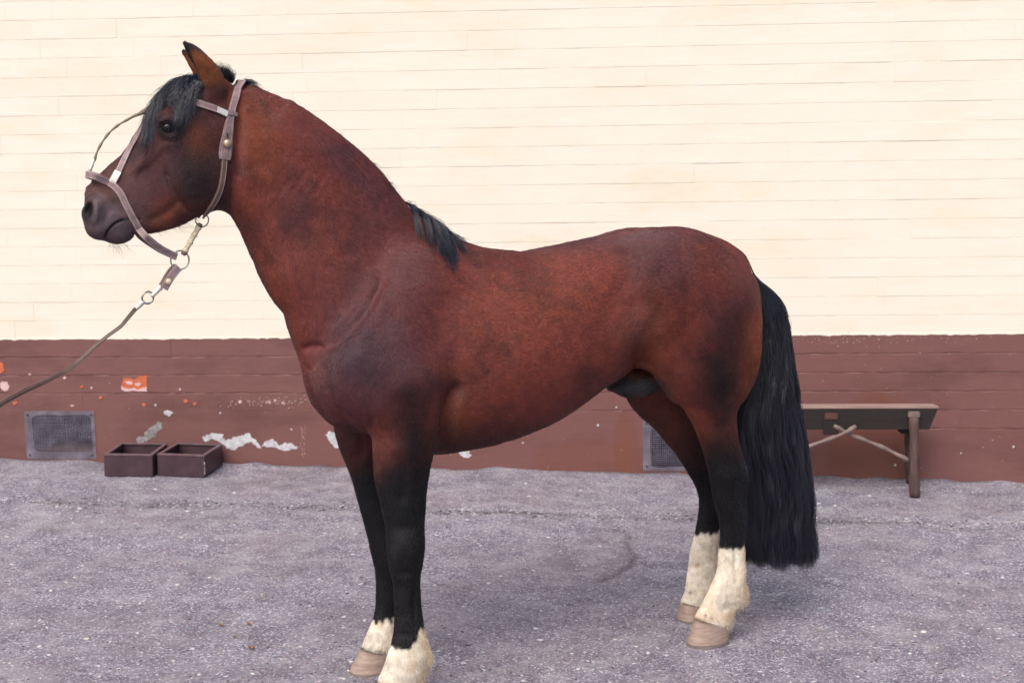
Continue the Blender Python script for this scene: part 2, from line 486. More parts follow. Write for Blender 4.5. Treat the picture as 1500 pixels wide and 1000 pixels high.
CH1 = simple('white_chip', (0.55, 0.54, 0.54), 0.8, 0.3, 50); CH2 = simple('grey_chip', (0.28, 0.26, 0.29), 0.85, 0.3, 50)
CH3 = simple('dark_chip', (0.07, 0.065, 0.075), 0.85, 0.3, 50); CH4 = simple('pinkish_chip', (0.34, 0.22, 0.20), 0.85, 0.3, 50)
o = chips('gravel_grains', 26000, 0.002, 0.0065, [CH2, CH2, CH3, CH3, CH4, CH1], 3.6, 7.9, seed=3)
tag(o, 'fine grey and pinkish stone grains scattered all over the asphalt yard', 'gravel')
o = chips('stone_chips', 2300, 0.004, 0.014, [CH1, CH1, CH1, CH2], 3.6, 7.9, seed=4, flat=0.35)
tag(o, 'sparse larger pale stone chips pressed into the asphalt yard', 'gravel')
o = chips('joint_gravel', 2600, 0.003, 0.010, [CH3, CH2, CH3, CH1], 3.6, 7.9, near_joint=1, seed=5)
tag(o, 'dark loose grit lying along the worn joint before the wall', 'gravel')

# ================================================================ WALL
WALL = empty('painted_brick_wall', tuple(W0), -WYAW)
tag(WALL, 'painted brick wall, cream above a peeling red-brown base, running behind the horse', 'wall')
ZB = 0.7545; CO = 0.1035
X0, X1 = -6.5, 6.5
NUP = 26; NDN = 7
ZT = ZB + NUP*CO
plx = [(0, 600), (480, 600.5), (640, 610), (830, 617), (945, 618.5), (1200, 629.5), (1500, 635.5)]
pl = [wall_at(*p) for p in plx]; pl = [(X0, pl[0][1])] + pl + [(X1, pl[-1][1])]
def pltop(x): return float(np.interp(x, [p[0] for p in pl], [p[1] for p in pl]))
vents = []
for (px0, py0, px1, py1) in ((50, 606, 134, 662), (952, 624, 1028, 684)):
    a = wall_at(px0, py1); b = wall_at(px1, py0); vents.append((a[0], a[1], b[0], b[1]))
# backing with openings for the two vents
def strip_with_holes(mb, z0f, z1f, y0, y1, holes, step=0.35):
    xs = sorted(set([X0, X1] + [h[0] for h in holes] + [h[2] for h in holes] + list(np.arange(X0+step, X1, step))))
    for a, b in zip(xs[:-1], xs[1:]):
        hh = [h for h in holes if h[0]-1e-6 <= a and b <= h[2]+1e-6]
        if hh:
            h = hh[0]
            mb.prism([(a, z0f(a)), (b, z0f(b)), (b, h[1]), (a, h[1])], y0, y1)
            if min(z1f(a), z1f(b)) > h[3]: mb.prism([(a, h[3]), (b, h[3]), (b, z1f(b)), (a, z1f(a))], y0, y1)
        else:
            mb.prism([(a, z0f(a)), (b, z0f(b)), (b, z1f(b)), (a, z1f(a))], y0, y1)
m = MB(); strip_with_holes(m, lambda x: -0.45, lambda x: ZB-0.0005, 0.0035, 0.38, vents); bk = m.build('mortar_backing', RED, WALL)
m = MB(); m.box((X0, 0.0036, ZB), (X1, 0.38, ZT)); m.build('mortar_backing', CREAM, WALL)
m = MB(); strip_with_holes(m, lambda x: -0.45, lambda x: pltop(x)+0.004*sin(x*9)+0.003*sin(x*23), -0.0075, 0.0030, vents, 0.12); m.build('plaster_plinth', RED, WALL)
m = MB(); m.box((X0-0.05, -0.05, ZT+0.001), (X1+0.05, 0.43, ZT+0.06), bev=0.008); m.build('coping', CREAM, WALL)

def brick_variant(seed, L, hgt, mat, dep=0.0011, name='brick'):
    r = np.random.default_rng(seed)
    nx_ = 7
    xs = np.linspace(-L/2, L/2, nx_)
    f = r.normal(0, 0.00012, nx_); f[0] = f[-1] = 0; b = 0.0032
    ct = np.clip(r.normal(dep, dep*1.0, nx_), 0.0002, 3.5*dep); cb = np.clip(r.normal(dep*0.6, dep*0.9, nx_), 0.0002, 3*dep)
    ct[0] = ct[-1] = cb[0] = cb[-1] = dep*0.7
    wt_ = np.clip(r.normal(0.003, 0.001, nx_), 0.0015, 0.005)*(1.0 if dep < .001 else 1.8)
    V = []
    for i in range(nx_):
        V += [(xs[i], b, -hgt/2), (xs[i], f[i]+cb[i], -hgt/2+0.0002), (xs[i], f[i], -hgt/2+wt_[i]*0.8),
              (xs[i], f[i]+0.0002, 0.0), (xs[i], f[i], hgt/2-wt_[i]), (xs[i], f[i]+ct[i]*1.6, hgt/2-0.0004), (xs[i], b, hgt/2)]
    F = []
    for i in range(nx_-1):
        for k in range(6):
            a = i*7+k; F.append((a, a+7, a+8, a+1))
    q0 = len(V); V += V[:7]; V += V[(nx_-1)*7:nx_*7]
    F.append(tuple(q0+k for k in range(7))); F.append(tuple(q0+7+k for k in range(6, -1, -1)))
    me = bpy.data.meshes.new(name); me.from_pydata(V, [], F); me.materials.append(mat); me.update()
    return me
BL, BH = 0.262, 0.1029
cm = [brick_variant(i, BL-0.0002, BH, CREAM, 0.00055) for i in range(12)]
rm = [brick_variant(20+i, BL-0.0002, BH, RED, 0.0022) for i in range(10)]
sil = [(120, 120), (200, 60), (345, 110), (600, 290), (740, 366), (960, 332), (1060, 357), (1150, 420), (1190, 835), (560, 990), (440, 540), (370, 340), (140, 355)]
def inside(px, py):
    c = False; j = len(sil)-1
    for i in range(len(sil)):
        (xi, yi), (xj, yj) = sil[i], sil[j]
        if (yi > py) != (yj > py) and px < (xj-xi)*(py-yi)/(yj-yi)+xi: c = not c
        j = i
    return c
def project(P):
    d = np.array(P)-CAM; z = d@FWD
    return 750+FPX*(d@RIGHT)/z, 500-FPX*(d@UP)/z
cand = []
for row in range(-NDN, NUP):
    z = ZB + (row+0.5)*CO
    off = [0.0, 0.131, 0.05, 0.17, 0.09][row % 5] + 0.03*sin(row*3.7)
    k = 0
    x = X0 + 0.02 + off
    while x + BL < X1:
        xc = x+BL/2
        if row < 0 and z + 0.5*CO < pltop(xc) - 0.01: x += BL; continue
        if any(h[0]-0.02 < xc+BL/2 and xc-BL/2 < h[2]+0.02 and z-CO/2 < h[3] for h in vents): x += BL; continue
        P = W0 + WD*xc + np.array([0, 0, z])
        px, py = project(P)
        vis = -20 < px < 1520 and -5 < py < 1000
        rank = 0
        if not vis: rank = 99
        elif inside(px, py): rank = 50
        elif row < 0: rank = 0
        else: rank = 1 + abs(px-750)/750*0.3 + abs(py-250)/250
        cand.append((rank, row, xc, z)); x += BL
cand.sort(key=lambda c: c[0])
stuffV = {True: [[], []], False: [[], []]}
def vdata(me):
    v = np.empty(len(me.vertices)*3, np.float32); me.vertices.foreach_get('co', v); return v.reshape(-1, 3)
rb = random.Random(5)
for i, (rank, row, xc, z) in enumerate(cand):
    me = rb.choice(cm if row >= 0 else rm)
    dy = rb.gauss(0, 0.0006); dz = rb.gauss(0, 0.0002); rot = rb.gauss(0, 0.0012); ry = rb.gauss(0, 0.003)
    if i < 300:
        o = link('brick', me, None, WALL); o.location = (xc, dy, z+dz); o.rotation_euler = (rot*1.2, ry*0.2, rot*0.6)
    else:
        M = Matrix.Translation((xc, dy, z+dz)) @ Matrix.Rotation(rot*0.6, 4, 'Z') @ Matrix.Rotation(rot*1.2, 4, 'X')
        A = np.array(M); v = vdata(me) @ A[:3, :3].T + A[:3, 3]
        L = stuffV[row >= 0]; n0 = sum(len(a) for a in L[0]); L[0].append(v)
        L[1] += [tuple(n0+j for j in p.vertices) for p in me.polygons]
for k, mt in ((True, CREAM), (False, RED)):
    L = stuffV[k]
    if L[0]:
        me = bpy.data.meshes.new('bricks'); me.from_pydata(np.vstack(L[0]).tolist(), [], L[1]); me.update()
        tag(link('remaining_bricks', me, mt, WALL), kind='stuff')
# wavering paint line where the cream brush ran over the red
m = MB(); pts = []
r_ = random.Random(3); x = X0
top_, bot_ = [], []
while x < X1:
    bot_.append((x, ZB-0.001-abs(r_.gauss(0, 0.0025))-(0.004 if r_.random() < 0.08 else 0))); x += r_.uniform(0.012, 0.04)
for (a, za), (b, zb_) in zip(bot_[:-1], bot_[1:]):
    m.prism([(a, za), (b, zb_), (b, ZB+0.004), (a, ZB+0.004)], -0.0024, 0.003)
m.build('paint_line', CREAM, WALL)

def rough_poly(pix, amp=0.004, depth=3, seed=0, off=0.0):
    P = [np.array(wall_at(*p, off)) for p in pix]
    r = np.random.default_rng(seed)
    for d in range(depth):
        Q = []
        for a, b in zip(P, P[1:]+P[:1]):
            Lg = np.linalg.norm(b-a); nrm_ = np.array([-(b-a)[1], (b-a)[0]])/max(Lg, 1e-6)
            Q += [a, (a+b)/2 + nrm_*r.normal(0, 1)*min(amp/(1.6**d), Lg*0.2)]
        P = Q
    return [tuple(p) for p in P]
def patch(name, pix, mat, y=-0.0088, label=None, seed=0, amp=0.004, base=-0.004):
    import bmesh
    poly = rough_poly(pix, amp, 3, seed)
    bm = bmesh.new()
    vs = [bm.verts.new((p[0], y, p[1])) for p in poly]
    f = bm.faces.new(vs)
    r = bmesh.ops.extrude_face_region(bm, geom=[f])
    for v in [g for g in r['geom'] if isinstance(g, bmesh.types.BMVert)]: v.co.y = base
    bmesh.ops.triangulate(bm, faces=bm.faces[:])
    bmesh.ops.recalc_face_normals(bm, faces=bm.faces[:])
    me = bpy.data.meshes.new(name); bm.to_mesh(me); bm.free()
    o = link(name, me, mat, WALL)
    if label: o['label'] = label
    return o
# crop-measured outlines of the places where the paint has come off
patch('bare_plaster_patch', [(297, 641), (302, 636), (318, 634), (328, 636), (329, 644), (340, 643), (352, 638), (360, 634), (366, 634), (369, 640), (376, 644), (381, 652), (383, 657), (378, 655), (371, 648), (362, 648), (352, 653), (343, 659), (333, 657), (327, 650), (320, 646), (312, 642), (303, 646)], GREYPLASTER, label='pale bare plaster patch with a ragged edge', seed=1, amp=0.007)
patch('bare_plaster_patch', [(383, 653), (392, 644), (400, 642), (407, 648), (415, 650), (422, 650), (427, 648), (432, 652), (438, 655), (432, 657), (420, 659), (408, 656), (396, 654)], GREYPLASTER, seed=2, amp=0.006)
patch('dirty_plaster_patch', [(203, 649), (204, 638), (212, 632), (222, 625), (232, 617), (238, 618), (237, 628), (230, 638), (218, 643), (210, 650)], DARKPLASTER, label='dirty grey bare patch', seed=3, amp=0.007)
patch('bare_plaster_patch', [(240, 603), (244, 607), (250, 609), (257, 604), (250, 601)], GREYPLASTER, seed=4, y=-0.0105, base=-0.007)
patch('bare_plaster_patch', [(477, 636), (482, 631), (492, 632), (497, 640), (498, 656), (490, 654), (482, 645)], GREYPLASTER, seed=5)
patch('bare_plaster_patch', [(672, 659), (678, 657), (688, 659), (692, 666), (686, 670), (677, 667)], GREYPLASTER, seed=6)
patch('exposed_brick_patch', [(181, 553), (190, 553), (196, 556), (205, 550), (216, 549), (216, 571), (205, 571), (194, 572), (180, 570), (178, 564)], ORANGEBRICK, y=-0.0032, base=0.002, label='bright orange brick face where the paint has flaked', seed=7, amp=0.003)
patch('limewash_patch', [(178, 565), (184, 568), (195, 568), (205, 569), (216, 566), (216, 573), (204, 573), (190, 573), (179, 571)], LIMEPATCH, y=-0.0040, base=0.002, seed=8, amp=0.003)
patch('limewash_patch', [(184, 558), (190, 557), (195, 560), (193, 563), (186, 562)], LIMEPATCH, y=-0.0040, base=0.002, seed=28, amp=0.003)
patch('limewash_patch', [(197, 561), (203, 560), (208, 562), (204, 565), (198, 564)], LIMEPATCH, y=-0.0040, base=0.002, seed=29, amp=0.003)
patch('exposed_brick_patch', [(-6, 531), (2, 530), (7, 535), (7, 542), (2, 546), (-6, 545)], ORANGEBRICK, y=-0.0032, base=0.002, seed=9)
patch('limewash_patch', [(0, 561), (3, 558), (11, 559), (14, 565), (12, 571), (7, 573), (2, 569)], LIMEPATCH, y=-0.0032, base=0.002, seed=10, amp=0.003)
for i, (x, y, r, mt) in enumerate([(a, b, c*.78, d) for a, b, c, d in [(22, 590, 5, 0), (95, 553, 4, 1), (120, 566, 3.6, 0), (134, 568, 3, 1), (148, 582, 4.2, 0), (211, 592, 4.5, 0), (272, 587, 5, 0), (285, 591, 5.5, 0), (264, 570, 2.6, 1), (352, 588, 4, 1), (228, 593, 2.5, 2), (44, 548, 2.5, 1), (395, 589, 3, 1), (403, 586, 3.4, 1), (415, 589, 3, 1), (106, 594, 3, 1), (323, 604, 2.6, 2), (1311, 680, 3, 2), (1407, 663, 2.5, 2), (1484, 653, 2.5, 2), (876, 622, 2.4, 2), (903, 596, 2.2, 2), (766, 648, 2.4, 2), (427, 628, 2.2, 2)]]):
    n_ = 7; rr = random.Random(i)
    pix = [(x+r*rr.uniform(0.55, 1.1)*cos(2*pi*k/n_), y+r*rr.uniform(0.5, 1.0)*sin(2*pi*k/n_)) for k in range(n_)]
    lo = y > 601
    patch('paint_chip', pix, (ORANGEBRICK, LIMEPATCH, GREYPLASTER)[mt], y=-0.0092 if lo else -0.0034, base=-0.004 if lo else 0.002, seed=40+i, amp=0.0015)
# countless tiny flecks
m = MB(); rr = random.Random(11)
for i in range(420):
    t = rr.random()
    if t < 0.35: px, py = rr.gauss(405, 45), rr.gauss(588, 4)
    elif t < 0.6: px, py = rr.gauss(1250, 80), rr.gauss(497, 4.5)
    elif t < 0.7: px, py = rr.gauss(445, 2.5), rr.uniform(620, 668)
    else: px, py = rr.uniform(0, 1500), rr.uniform(500, 690)
    s_, z_ = wall_at(px, py)
    rad = rr.uniform(0.001, 0.0032) if t > 0.35 else rr.uniform(0.0012, 0.0045)
    yy = -0.0088 if z_ < pltop(s_) else -0.0034
    k = rr.randint(4, 6); ph = rr.random()*6
    m.prism([(s_+rad*rr.uniform(0.6, 1.3)*cos(ph+2*pi*j/k), z_+rad*rr.uniform(0.5, 1)*sin(ph+2*pi*j/k)) for j in range(k)], yy, yy+0.006)
tag(m.build('paint_flecks', simple('pale_fleck', (0.50, 0.36, 0.32), 0.85, 0.3, 30), WALL), kind='stuff')

# ---- vents
def vent(pix, hole, label, pit=0.0098):
    (sx0, sz1) = wall_at(pix[0], pix[1]); (sx1, sz0) = wall_at(pix[2], pix[3])
    cx = (sx0+sx1)/2
    P = W0 + WD*cx + np.array([0, 0, sz0])
    e = empty('vent_grille', tuple(P), -WYAW)
    tag(e, label, 'vent', 'wire mesh vents at the foot of the wall')
    w_, h_ = sx1-sx0, sz1-sz0
    m = MB()
    nx_ = int(w_/pit); nz_ = int(h_/pit)
    r = random.Random(int(pix[0]))
    for i in range(nx_+1):
        x = -w_/2+i*w_/nx_; dx = r.gauss(0, 0.0006)
        m.tube([(x+dx, -0.012, 0), (x+r.gauss(0, 0.0008), -0.0135+r.gauss(0, .0006), h_*0.5), (x, -0.012, h_)], 0.00095, 4, False)
    for i in range(nz_+1):
        z = i*h_/nz_
        m.tube([(-w_/2, -0.0125, z), (-w_/4, -0.0138, z+r.gauss(0, 0.0009)), (0, -0.0128, z+r.gauss(0, 0.0009)), (w_/4, -0.0138, z), (w_/2, -0.0125, z)], 0.00095, 4, False)
    tag(m.build('wire_mesh', WIRE, e), kind='stuff')
    # painted-over ground of plaster round the opening, seen through the mesh
    hx0, hz0, hx1, hz1 = hole[0]-cx, hole[1]-sz0, hole[2]-cx, hole[3]-sz0
    m = MB(); y0, y1 = -0.0095, -0.0070
    NN = 48; outer = []; inner = []
    mx, mz = (hx0+hx1)/2, (hz0+hz1)/2
    rr = np.random.default_rng(int(pix[1])); wob = rr.normal(0, .0035, NN); wob = (wob+np.roll(wob, 1)+np.roll(wob, 2))/1.5
    for k in range(NN):
        a = 2*pi*k/NN; ca, sa = cos(a), sin(a); q = max(abs(ca), abs(sa))
        # superellipse inside the opening
        ex = (abs(ca)**11+abs(sa)**11)**(-1/11)
        inner.append((mx+(hx1-hx0)/2*ca*ex-abs(wob[k])*ca, mz+(hz1-hz0)/2*sa*ex-abs(wob[k])*sa))
        outer.append(((w_/2-.002)*ca/q, h_/2+(h_/2-.002)*sa/q))
    for k in range(NN):
        j2 = (k+1) % NN; m.prism([outer[k], outer[j2], inner[j2], inner[k]], y0, y1)
    m.build('backing_frame', simple('lilac_grey_paint', (0.15, 0.125, 0.155), 0.7, 0.4, 14, 0.3), e)
    m = MB(); d = 0.30
    V = [(hx0, y1, hz0), (hx1, y1, hz0), (hx1, y1, hz1), (hx0, y1, hz1), (hx0, d, hz0), (hx1, d, hz0), (hx1, d, hz1), (hx0, d, hz1)]
    m.add(V, [(0, 1, 5, 4), (1, 2, 6, 5), (2, 3, 7, 6), (3, 0, 4, 7), (4, 5, 6, 7)])
    m.build('recess', VOID, e)
    for (x, z) in ((-w_/2+.018, h_-.02), (w_/2-.018, h_-.02), (-w_/2+.02, .022), (w_/2-.02, .022)):
        m = MB(); m.sphere((x, -0.0145, z), 0.006, 10, 6, (1, 0.4, 1)); m.build('nail', TROUGH, e, True)
    return e
vent((37, 602, 142, 671), vents[0], 'square wire mesh vent at the foot of the wall left of the dark troughs')
vent((942, 614, 1042, 688), vents[1], 'square wire mesh vent half hidden behind the hind leg of the horse', 0.0115)

# ================================================================ TROUGHS
def trough(front_l, front_r, back_r, hpx, label, tilt=0.0):
    a = ground_at(*front_l)[:2]; b = ground_at(*front_r)[:2]; c = ground_at(*back_r)[:2]
    ex = b-a; L = np.linalg.norm(ex); ex /= L
    ey = np.array([-ex[1], ex[0]]); D = float((c-b)@ey)
    mid = (a+b)/2 + ey*D/2
    depth = (np.array([*mid, 0])-CAM)@FWD
    h = hpx/ (FPX/depth)
    e = empty('feed_trough', (mid[0], mid[1], gsurf(*mid)+0.004), atan2(ex[1], ex[0])); e.rotation_euler[1] = -atan2(GS, 1)+0.0
    tag(e, label, 'trough', 'painted feed troughs on the ground before the wall')
    t = 0.010; fl = 0.006
    M = MB(); M.box((-L/2, -D/2, 0), (L/2, -D/2+t, h), bev=0.002); M.build('front_panel', TROUGH, e)
    M = MB(); M.box((-L/2, D/2-t, 0), (L/2, D/2, h), bev=0.002); M.build('back_panel', TROUGH, e)
    for s in (-1, 1):
        M = MB(); x = s*(L/2-t/2); M.box((x-t/2, -D/2+t+.0005, 0), (x+t/2, D/2-t-.0005, h), bev=0.002); M.build('side_panel', TROUGH, e)
    M = MB(); M.box((-L/2+t, -D/2+t, 0.001), (L/2-t, D/2-t, 0.012)); M.build('bottom', TROUGHIN, e)
    M = MB(); w2 = t+0.010
    M.box((-L/2-.002, -D/2-.002, h+.0005), (L/2+.002, -D/2+w2, h+.009), bev=0.0025)
    M.box((-L/2-.002, D/2-w2, h+.0005), (L/2+.002, D/2+.002, h+.009), bev=0.0025)
    for s in (-1, 1):
        x = s*(L/2+.001-w2/2); M.box((x-w2/2, -D/2+w2+.0005, h+.0007), (x+w2/2, D/2-w2-.0005, h+.0088), bev=0.002)
    M.build('rim', TROUGHRIM, e)
    return e, L, D, h
t1 = trough((153, 698), (224, 699), (246, 681), 30, 'left one of two dark oxblood metal feed troughs by the wall')
t2 = trough((231, 697), (300, 699.5), (326, 682), 30, 'right one of two dark feed troughs, with a dented front and pale worn corner')
e2, L2, D2, h2 = t2
M = MB(); rr = random.Random(4)
for k in range(7):
    z = h2*(0.15+0.6*rr.random()); M.sphere((L2/2+.0005, -D2/2-.0005, z), rr.uniform(.0018, .004), 6, 5, (1, 1, 1.6))
M.build('worn_corner', simple('chipped_corner', (0.5, 0.45, 0.4), 0.8), e2, True)

# ================================================================ BENCH
leg_f = ground_at(1340, 729)
bw = empty('wooden_bench', (0, 0, 0), -WYAW)
BY = 0.0
fl_ = (leg_f-W0)
s_leg = float(fl_@WD); o_leg = float(fl_@WN)
def bench_at(px, py, off):                             # point on a plane parallel to the wall, off metres in front of it
    r = ray(px, py); p = W0 + WN*off
    P = CAM + r*(((p-CAM)@WN)/(r@WN)); return float((P-W0)@WD), float(P[2])
s_r, z_top = bench_at(1375, 594, 0.34); s_c, _ = bench_at(1237, 625, 0.35)
s_l = 2*s_c - s_r
bw.location = tuple(W0 + WD*s_c + WN*0.25 + np.array([0, 0, gsurf(*(W0+WD*s_c+WN*0.25)[:2])]))
zb = bw.location.z
tag(bw, 'rustic wooden bench with splayed log legs standing behind the tail', 'bench')
bx = lambda s, off, z: (s-s_c, 0.25-off, z-zb)
zt = z_top - zb; hw = (s_r-s_l)/2
M = MB(); M.box((-hw, -0.095, zt-0.015), (hw, 0.050, zt), Matrix.Translation((0, -.095, zt)) @ Matrix.Rotation(radians(-5), 4, 'X') @ Matrix.Translation((0, .095, -zt)), bev=0.004); M.build('seat_board', BENCHTOP, bw)
M = MB()
poly = [(-hw+.004, zt-.0165), (hw-.004, zt-.0165), (hw-.045, zt-.125), (-hw+.045, zt-.125)]
M.prism(poly, -0.092, -0.066); M.build('front_apron', BENCHDARK, bw)
poly = [(x, z-.012) for x, z in poly]
M = MB(); M.prism(poly, 0.020, 0.044); M.build('rear_apron', BENCHDARK, bw)
for sgn in (1, -1):
    xl = (s_leg-s_c)*sgn
    zt2 = zt - 0.055
    M = MB(); M.box((xl-.028, -.116, zt-.058), (xl+.032, -.093, zt-.028), bev=.003); M.build('leg_peg', STICK, bw)
    M = MB(); M.box((xl-.055, -.0655, zt-.155), (xl-.012, .019, zt-.07), bev=.004); M.build('cross_block', BENCHDARK, bw)
    for back in (0, 1):
        if not back:
            P = [(xl, -.119, zt-.055), (xl+.002*sgn, -.132, zt-.2), (xl+.002*sgn, -.150, zt-.38), (xl+.004*sgn, -.165, 0.002+GS*xl)]
        else:
            P = [(xl+.016*sgn, .09, zt-.06), (xl+.03*sgn, .12, zt-.25), (xl+.050*sgn, .165, GS*xl+.004)]
        Q = catmull(P, 14); M = MB(); M.tube([tuple(q) for q in Q], [0.0245+0.0022*sin(i*1.3+back)+0.004*i/14 for i in range(14)], 10); M.build('leg', LOG, bw, smooth=True)
    P = [(-.055*sgn, -.112+.014*sgn, zt-.100), (sgn*.02, -.112+.014*sgn, zt-.145), (sgn*.20, -.110, zt-.218), (xl-.02*sgn, -.125, zt-.285)]
    Q = catmull(P, 14); M = MB(); M.tube([tuple(q) for q in Q], [0.011+0.003*sin(i*1.7) for i in range(14)], 8); M.build('brace', STICK, bw, smooth=True)
M = MB(); M.box((-.105, -.108, zt-.07), (-.035, -.0925, zt-.035), bev=.003); M.build('red_block', REDBLOCK, bw)
M = MB(); M.box((-.11, -.105, zt-.150), (-.03, -.0925, zt-.0712), bev=.004); M.build('centre_block', BENCHDARK, bw)

# ================================================================ HORSE
# one continuous body: swept volumes blended in a distance field, then meshed
def axis(a, lo, hi):                                   # nonuniform spacing, fine over the head
    out = [a[0]]
    while out[-1] < a[1]:
        out.append(out[-1] + (lo if a[2] < out[-1] < a[3] else hi))
    return np.array(out, np.float32)
uh0, zh1 = H(112, 100)[0], H(300, 40)[1]
UU = axis((uh0-0.02, H(1135, 450)[0]+0.04, -9, H(345, 200)[0]), 0.0036, 0.0068)
ZZ = axis((-0.03, zh1+0.02, H(200, 372)[1], 9), 0.0036, 0.0068)
VV = np.arange(-0.36, 0.3601, 0.0055).astype(np.float32)
SH = (len(UU), len(VV), len(ZZ))
G = np.full(SH, 0.15, np.float32)
def smin(a, b, k):
    h = np.maximum(k-np.abs(a-b), 0)/k
    return np.minimum(a, b)-h*h*k*0.25
def smax(a, b, k): return -smin(-a, -b, k)
def rng_idx(A, lo, hi):
    return max(0, int(np.searchsorted(A, lo))-1), min(len(A), int(np.searchsorted(A, hi))+2)
def sweep(pairs, vc=0.0, k=0.03, planev=None, n=2.0, capa=None, capb=None, dens=36, sub=False, zoff=0.0):
    """pairs: (x0,y0,x1,y1,width[,vc]) photo outline pairs; first side 'top/front', second 'bottom/rear'"""
    st = []
    for p in pairs:
        v = p[5] if len(p) > 5 else vc
        pv = v if planev is None else planev
        a = np.array(H(p[0], p[1], pv)); b = np.array(H(p[2], p[3], pv)); c = (a+b)/2
        st.append([c[0], c[1], np.linalg.norm(a-b)/2, p[4], v])
    Q = catmull(np.array(st), dens)
    c = Q[:, :2]; R = np.maximum(Q[:, 2], 0.004); Wd = np.maximum(Q[:, 3], 0.004); vcs = Q[:, 4]
    ca = capa if capa is not None else R[0]; cb = capb if capb is not None else R[-1]
    m = max(R.max(), Wd.max(), ca, cb)+0.07
    i0, i1 = rng_idx(UU, c[:, 0].min()-m, c[:, 0].max()+m); k0, k1 = rng_idx(ZZ, c[:, 1].min()-m, c[:, 1].max()+m)
    j0, j1 = rng_idx(VV, vcs.min()-Wd.max()-0.07, vcs.max()+Wd.max()+0.07)
    u = UU[i0:i1][:, None]; z = ZZ[k0:k1][None, :]
    best = np.full((i1-i0, k1-k0), 9e9, np.float32); D = best.copy(); RR = best.copy(); WW = best.copy(); VC = best.copy(); OV = np.zeros_like(best)
    for s in range(len(c)-1):
        a, b = c[s], c[s+1]; ab = b-a; L2_ = ab@ab+1e-12
        t = ((u-a[0])*ab[0]+(z-a[1])*ab[1])/L2_
        tc = np.clip(t, 0, 1)
        dx = u-(a[0]+tc*ab[0]); dz = z-(a[1]+tc*ab[1]); d = dx*dx+dz*dz
        mk = d < best
        best = np.where(mk, d, best)
        Lg = sqrt(L2_)
        perp = ((u-a[0])*(-ab[1])+(z-a[1])*ab[0])/Lg
        D = np.where(mk, perp, D)
        RR = np.where(mk, R[s]*(1-tc)+R[s+1]*tc, RR); WW = np.where(mk, Wd[s]*(1-tc)+Wd[s+1]*tc, WW); VC = np.where(mk, vcs[s]*(1-tc)+vcs[s+1]*tc, VC)
        ov = np.zeros_like(t)
        if s == 0: ov = np.where(t < 0, -t*Lg/ca, ov)
        if s == len(c)-2: ov = np.where(t > 1, (t-1)*Lg/cb, ov)
        OV = np.where(mk, ov, OV)
    q2 = (D/RR)**2+OV**2
    v = VV[j0:j1]
    q = np.sqrt(q2)[:, None, :]; qv = np.abs(v[None, :, None]-VC[:, None, :])/WW[:, None, :]
    if n == 2.0: r = np.sqrt(q*q+qv*qv)
    else: r = (q**n+qv**n)**(1/n)
    sc = np.minimum(RR, WW)[:, None, :]
    f = (r-1)*sc
    sl_ = G[i0:i1, j0:j1, k0:k1]
    if sub: G[i0:i1, j0:j1, k0:k1] = smax(sl_, -f, k)
    else: G[i0:i1, j0:j1, k0:k1] = smin(sl_, f, k)
def ell(px, py, v, rx, rz, rv, ang=0.0, k=0.03, sub=False, metric=False):
    """ellipsoid; rx, rz in photo pixels at that place, rv in metres; ang degrees, positive = clockwise in the photo"""
    c = H(px, py, v); sc = abs(H(px+10, py, v)[0]-c[0])/10
    a, b = rx*sc, rz*sc; th = -radians(ang)
    m = max(a, b)+0.07
    i0, i1 = rng_idx(UU, c[0]-m, c[0]+m); j0, j1 = rng_idx(VV, v-rv-0.07, v+rv+0.07); k0, k1 = rng_idx(ZZ, c[1]-m, c[1]+m)
    u = UU[i0:i1][:, None, None]-c[0]; z = ZZ[k0:k1][None, None, :]-c[1]; vv = VV[j0:j1][None, :, None]-v
    x = (u*cos(th)+z*sin(th))/a; y = (-u*sin(th)+z*cos(th))/b
    r = np.sqrt(x*x+y*y+(vv/rv)**2)
    f = (r-1)*min(a, b, rv)
    # better metric for flat ellipsoids
    g = np.sqrt((x/a)**2+(y/b)**2+(vv/rv/rv)**2)
    f = np.where(g > 1e-6, r*(r-1)/np.maximum(g, 1e-6), f)
    sl_ = G[i0:i1, j0:j1, k0:k1]
    G[i0:i1, j0:j1, k0:k1] = smax(sl_, -f, k) if sub else smin(sl_, f, k)

def foot_v(px, py):
    return float((ground_at(px, py)-HO)@HN)
VF = dict(nf=foot_v(578, 1031), ff=foot_v(537, 985), nh=foot_v(1036, 942), fh=foot_v(1010, 906))
print('feet v', VF)
def leg(pairs, vtop, vfoot, ytop, **kw):
    yb = max(p[1] for p in pairs); out = []
    for p in pairs:
        t = min(max((p[1]-ytop)/(yb-ytop), 0), 1)
        out.append((*p[:5], (p[5] if len(p) > 5 else vtop)*(1-t)+vfoot*t))
    sweep(out, **kw)
# trunk
sweep([(548, 405, 530, 636, .165), (600, 366, 590, 662, .205), (655, 356, 645, 663, .235), (710, 366, 705, 650, .262), (765, 366, 765, 625, .277), (830, 357, 828, 581, .278), (885, 346, 890, 546, .268), (930, 338, 932, 530, .258), (975, 335, 985, 542, .250)], k=0.03, n=2.15, capa=0.14, capb=0.20, dens=50)
# croup and rump
sweep([(930, 339, 935, 520, .205), (972, 336, 985, 538, .228), (1010, 342, 1016, 555, .230), (1040, 363, 1036, 565, .205), (1066, 388, 1056, 558, .158)], k=0.04, n=2.1, capb=0.085, dens=30)
# withers ridge
sweep([(605, 322, 600, 420, .07), (650, 346, 645, 430, .07), (690, 363, 690, 430, .08), (740, 370, 740, 430, .10)], k=0.035, dens=20)
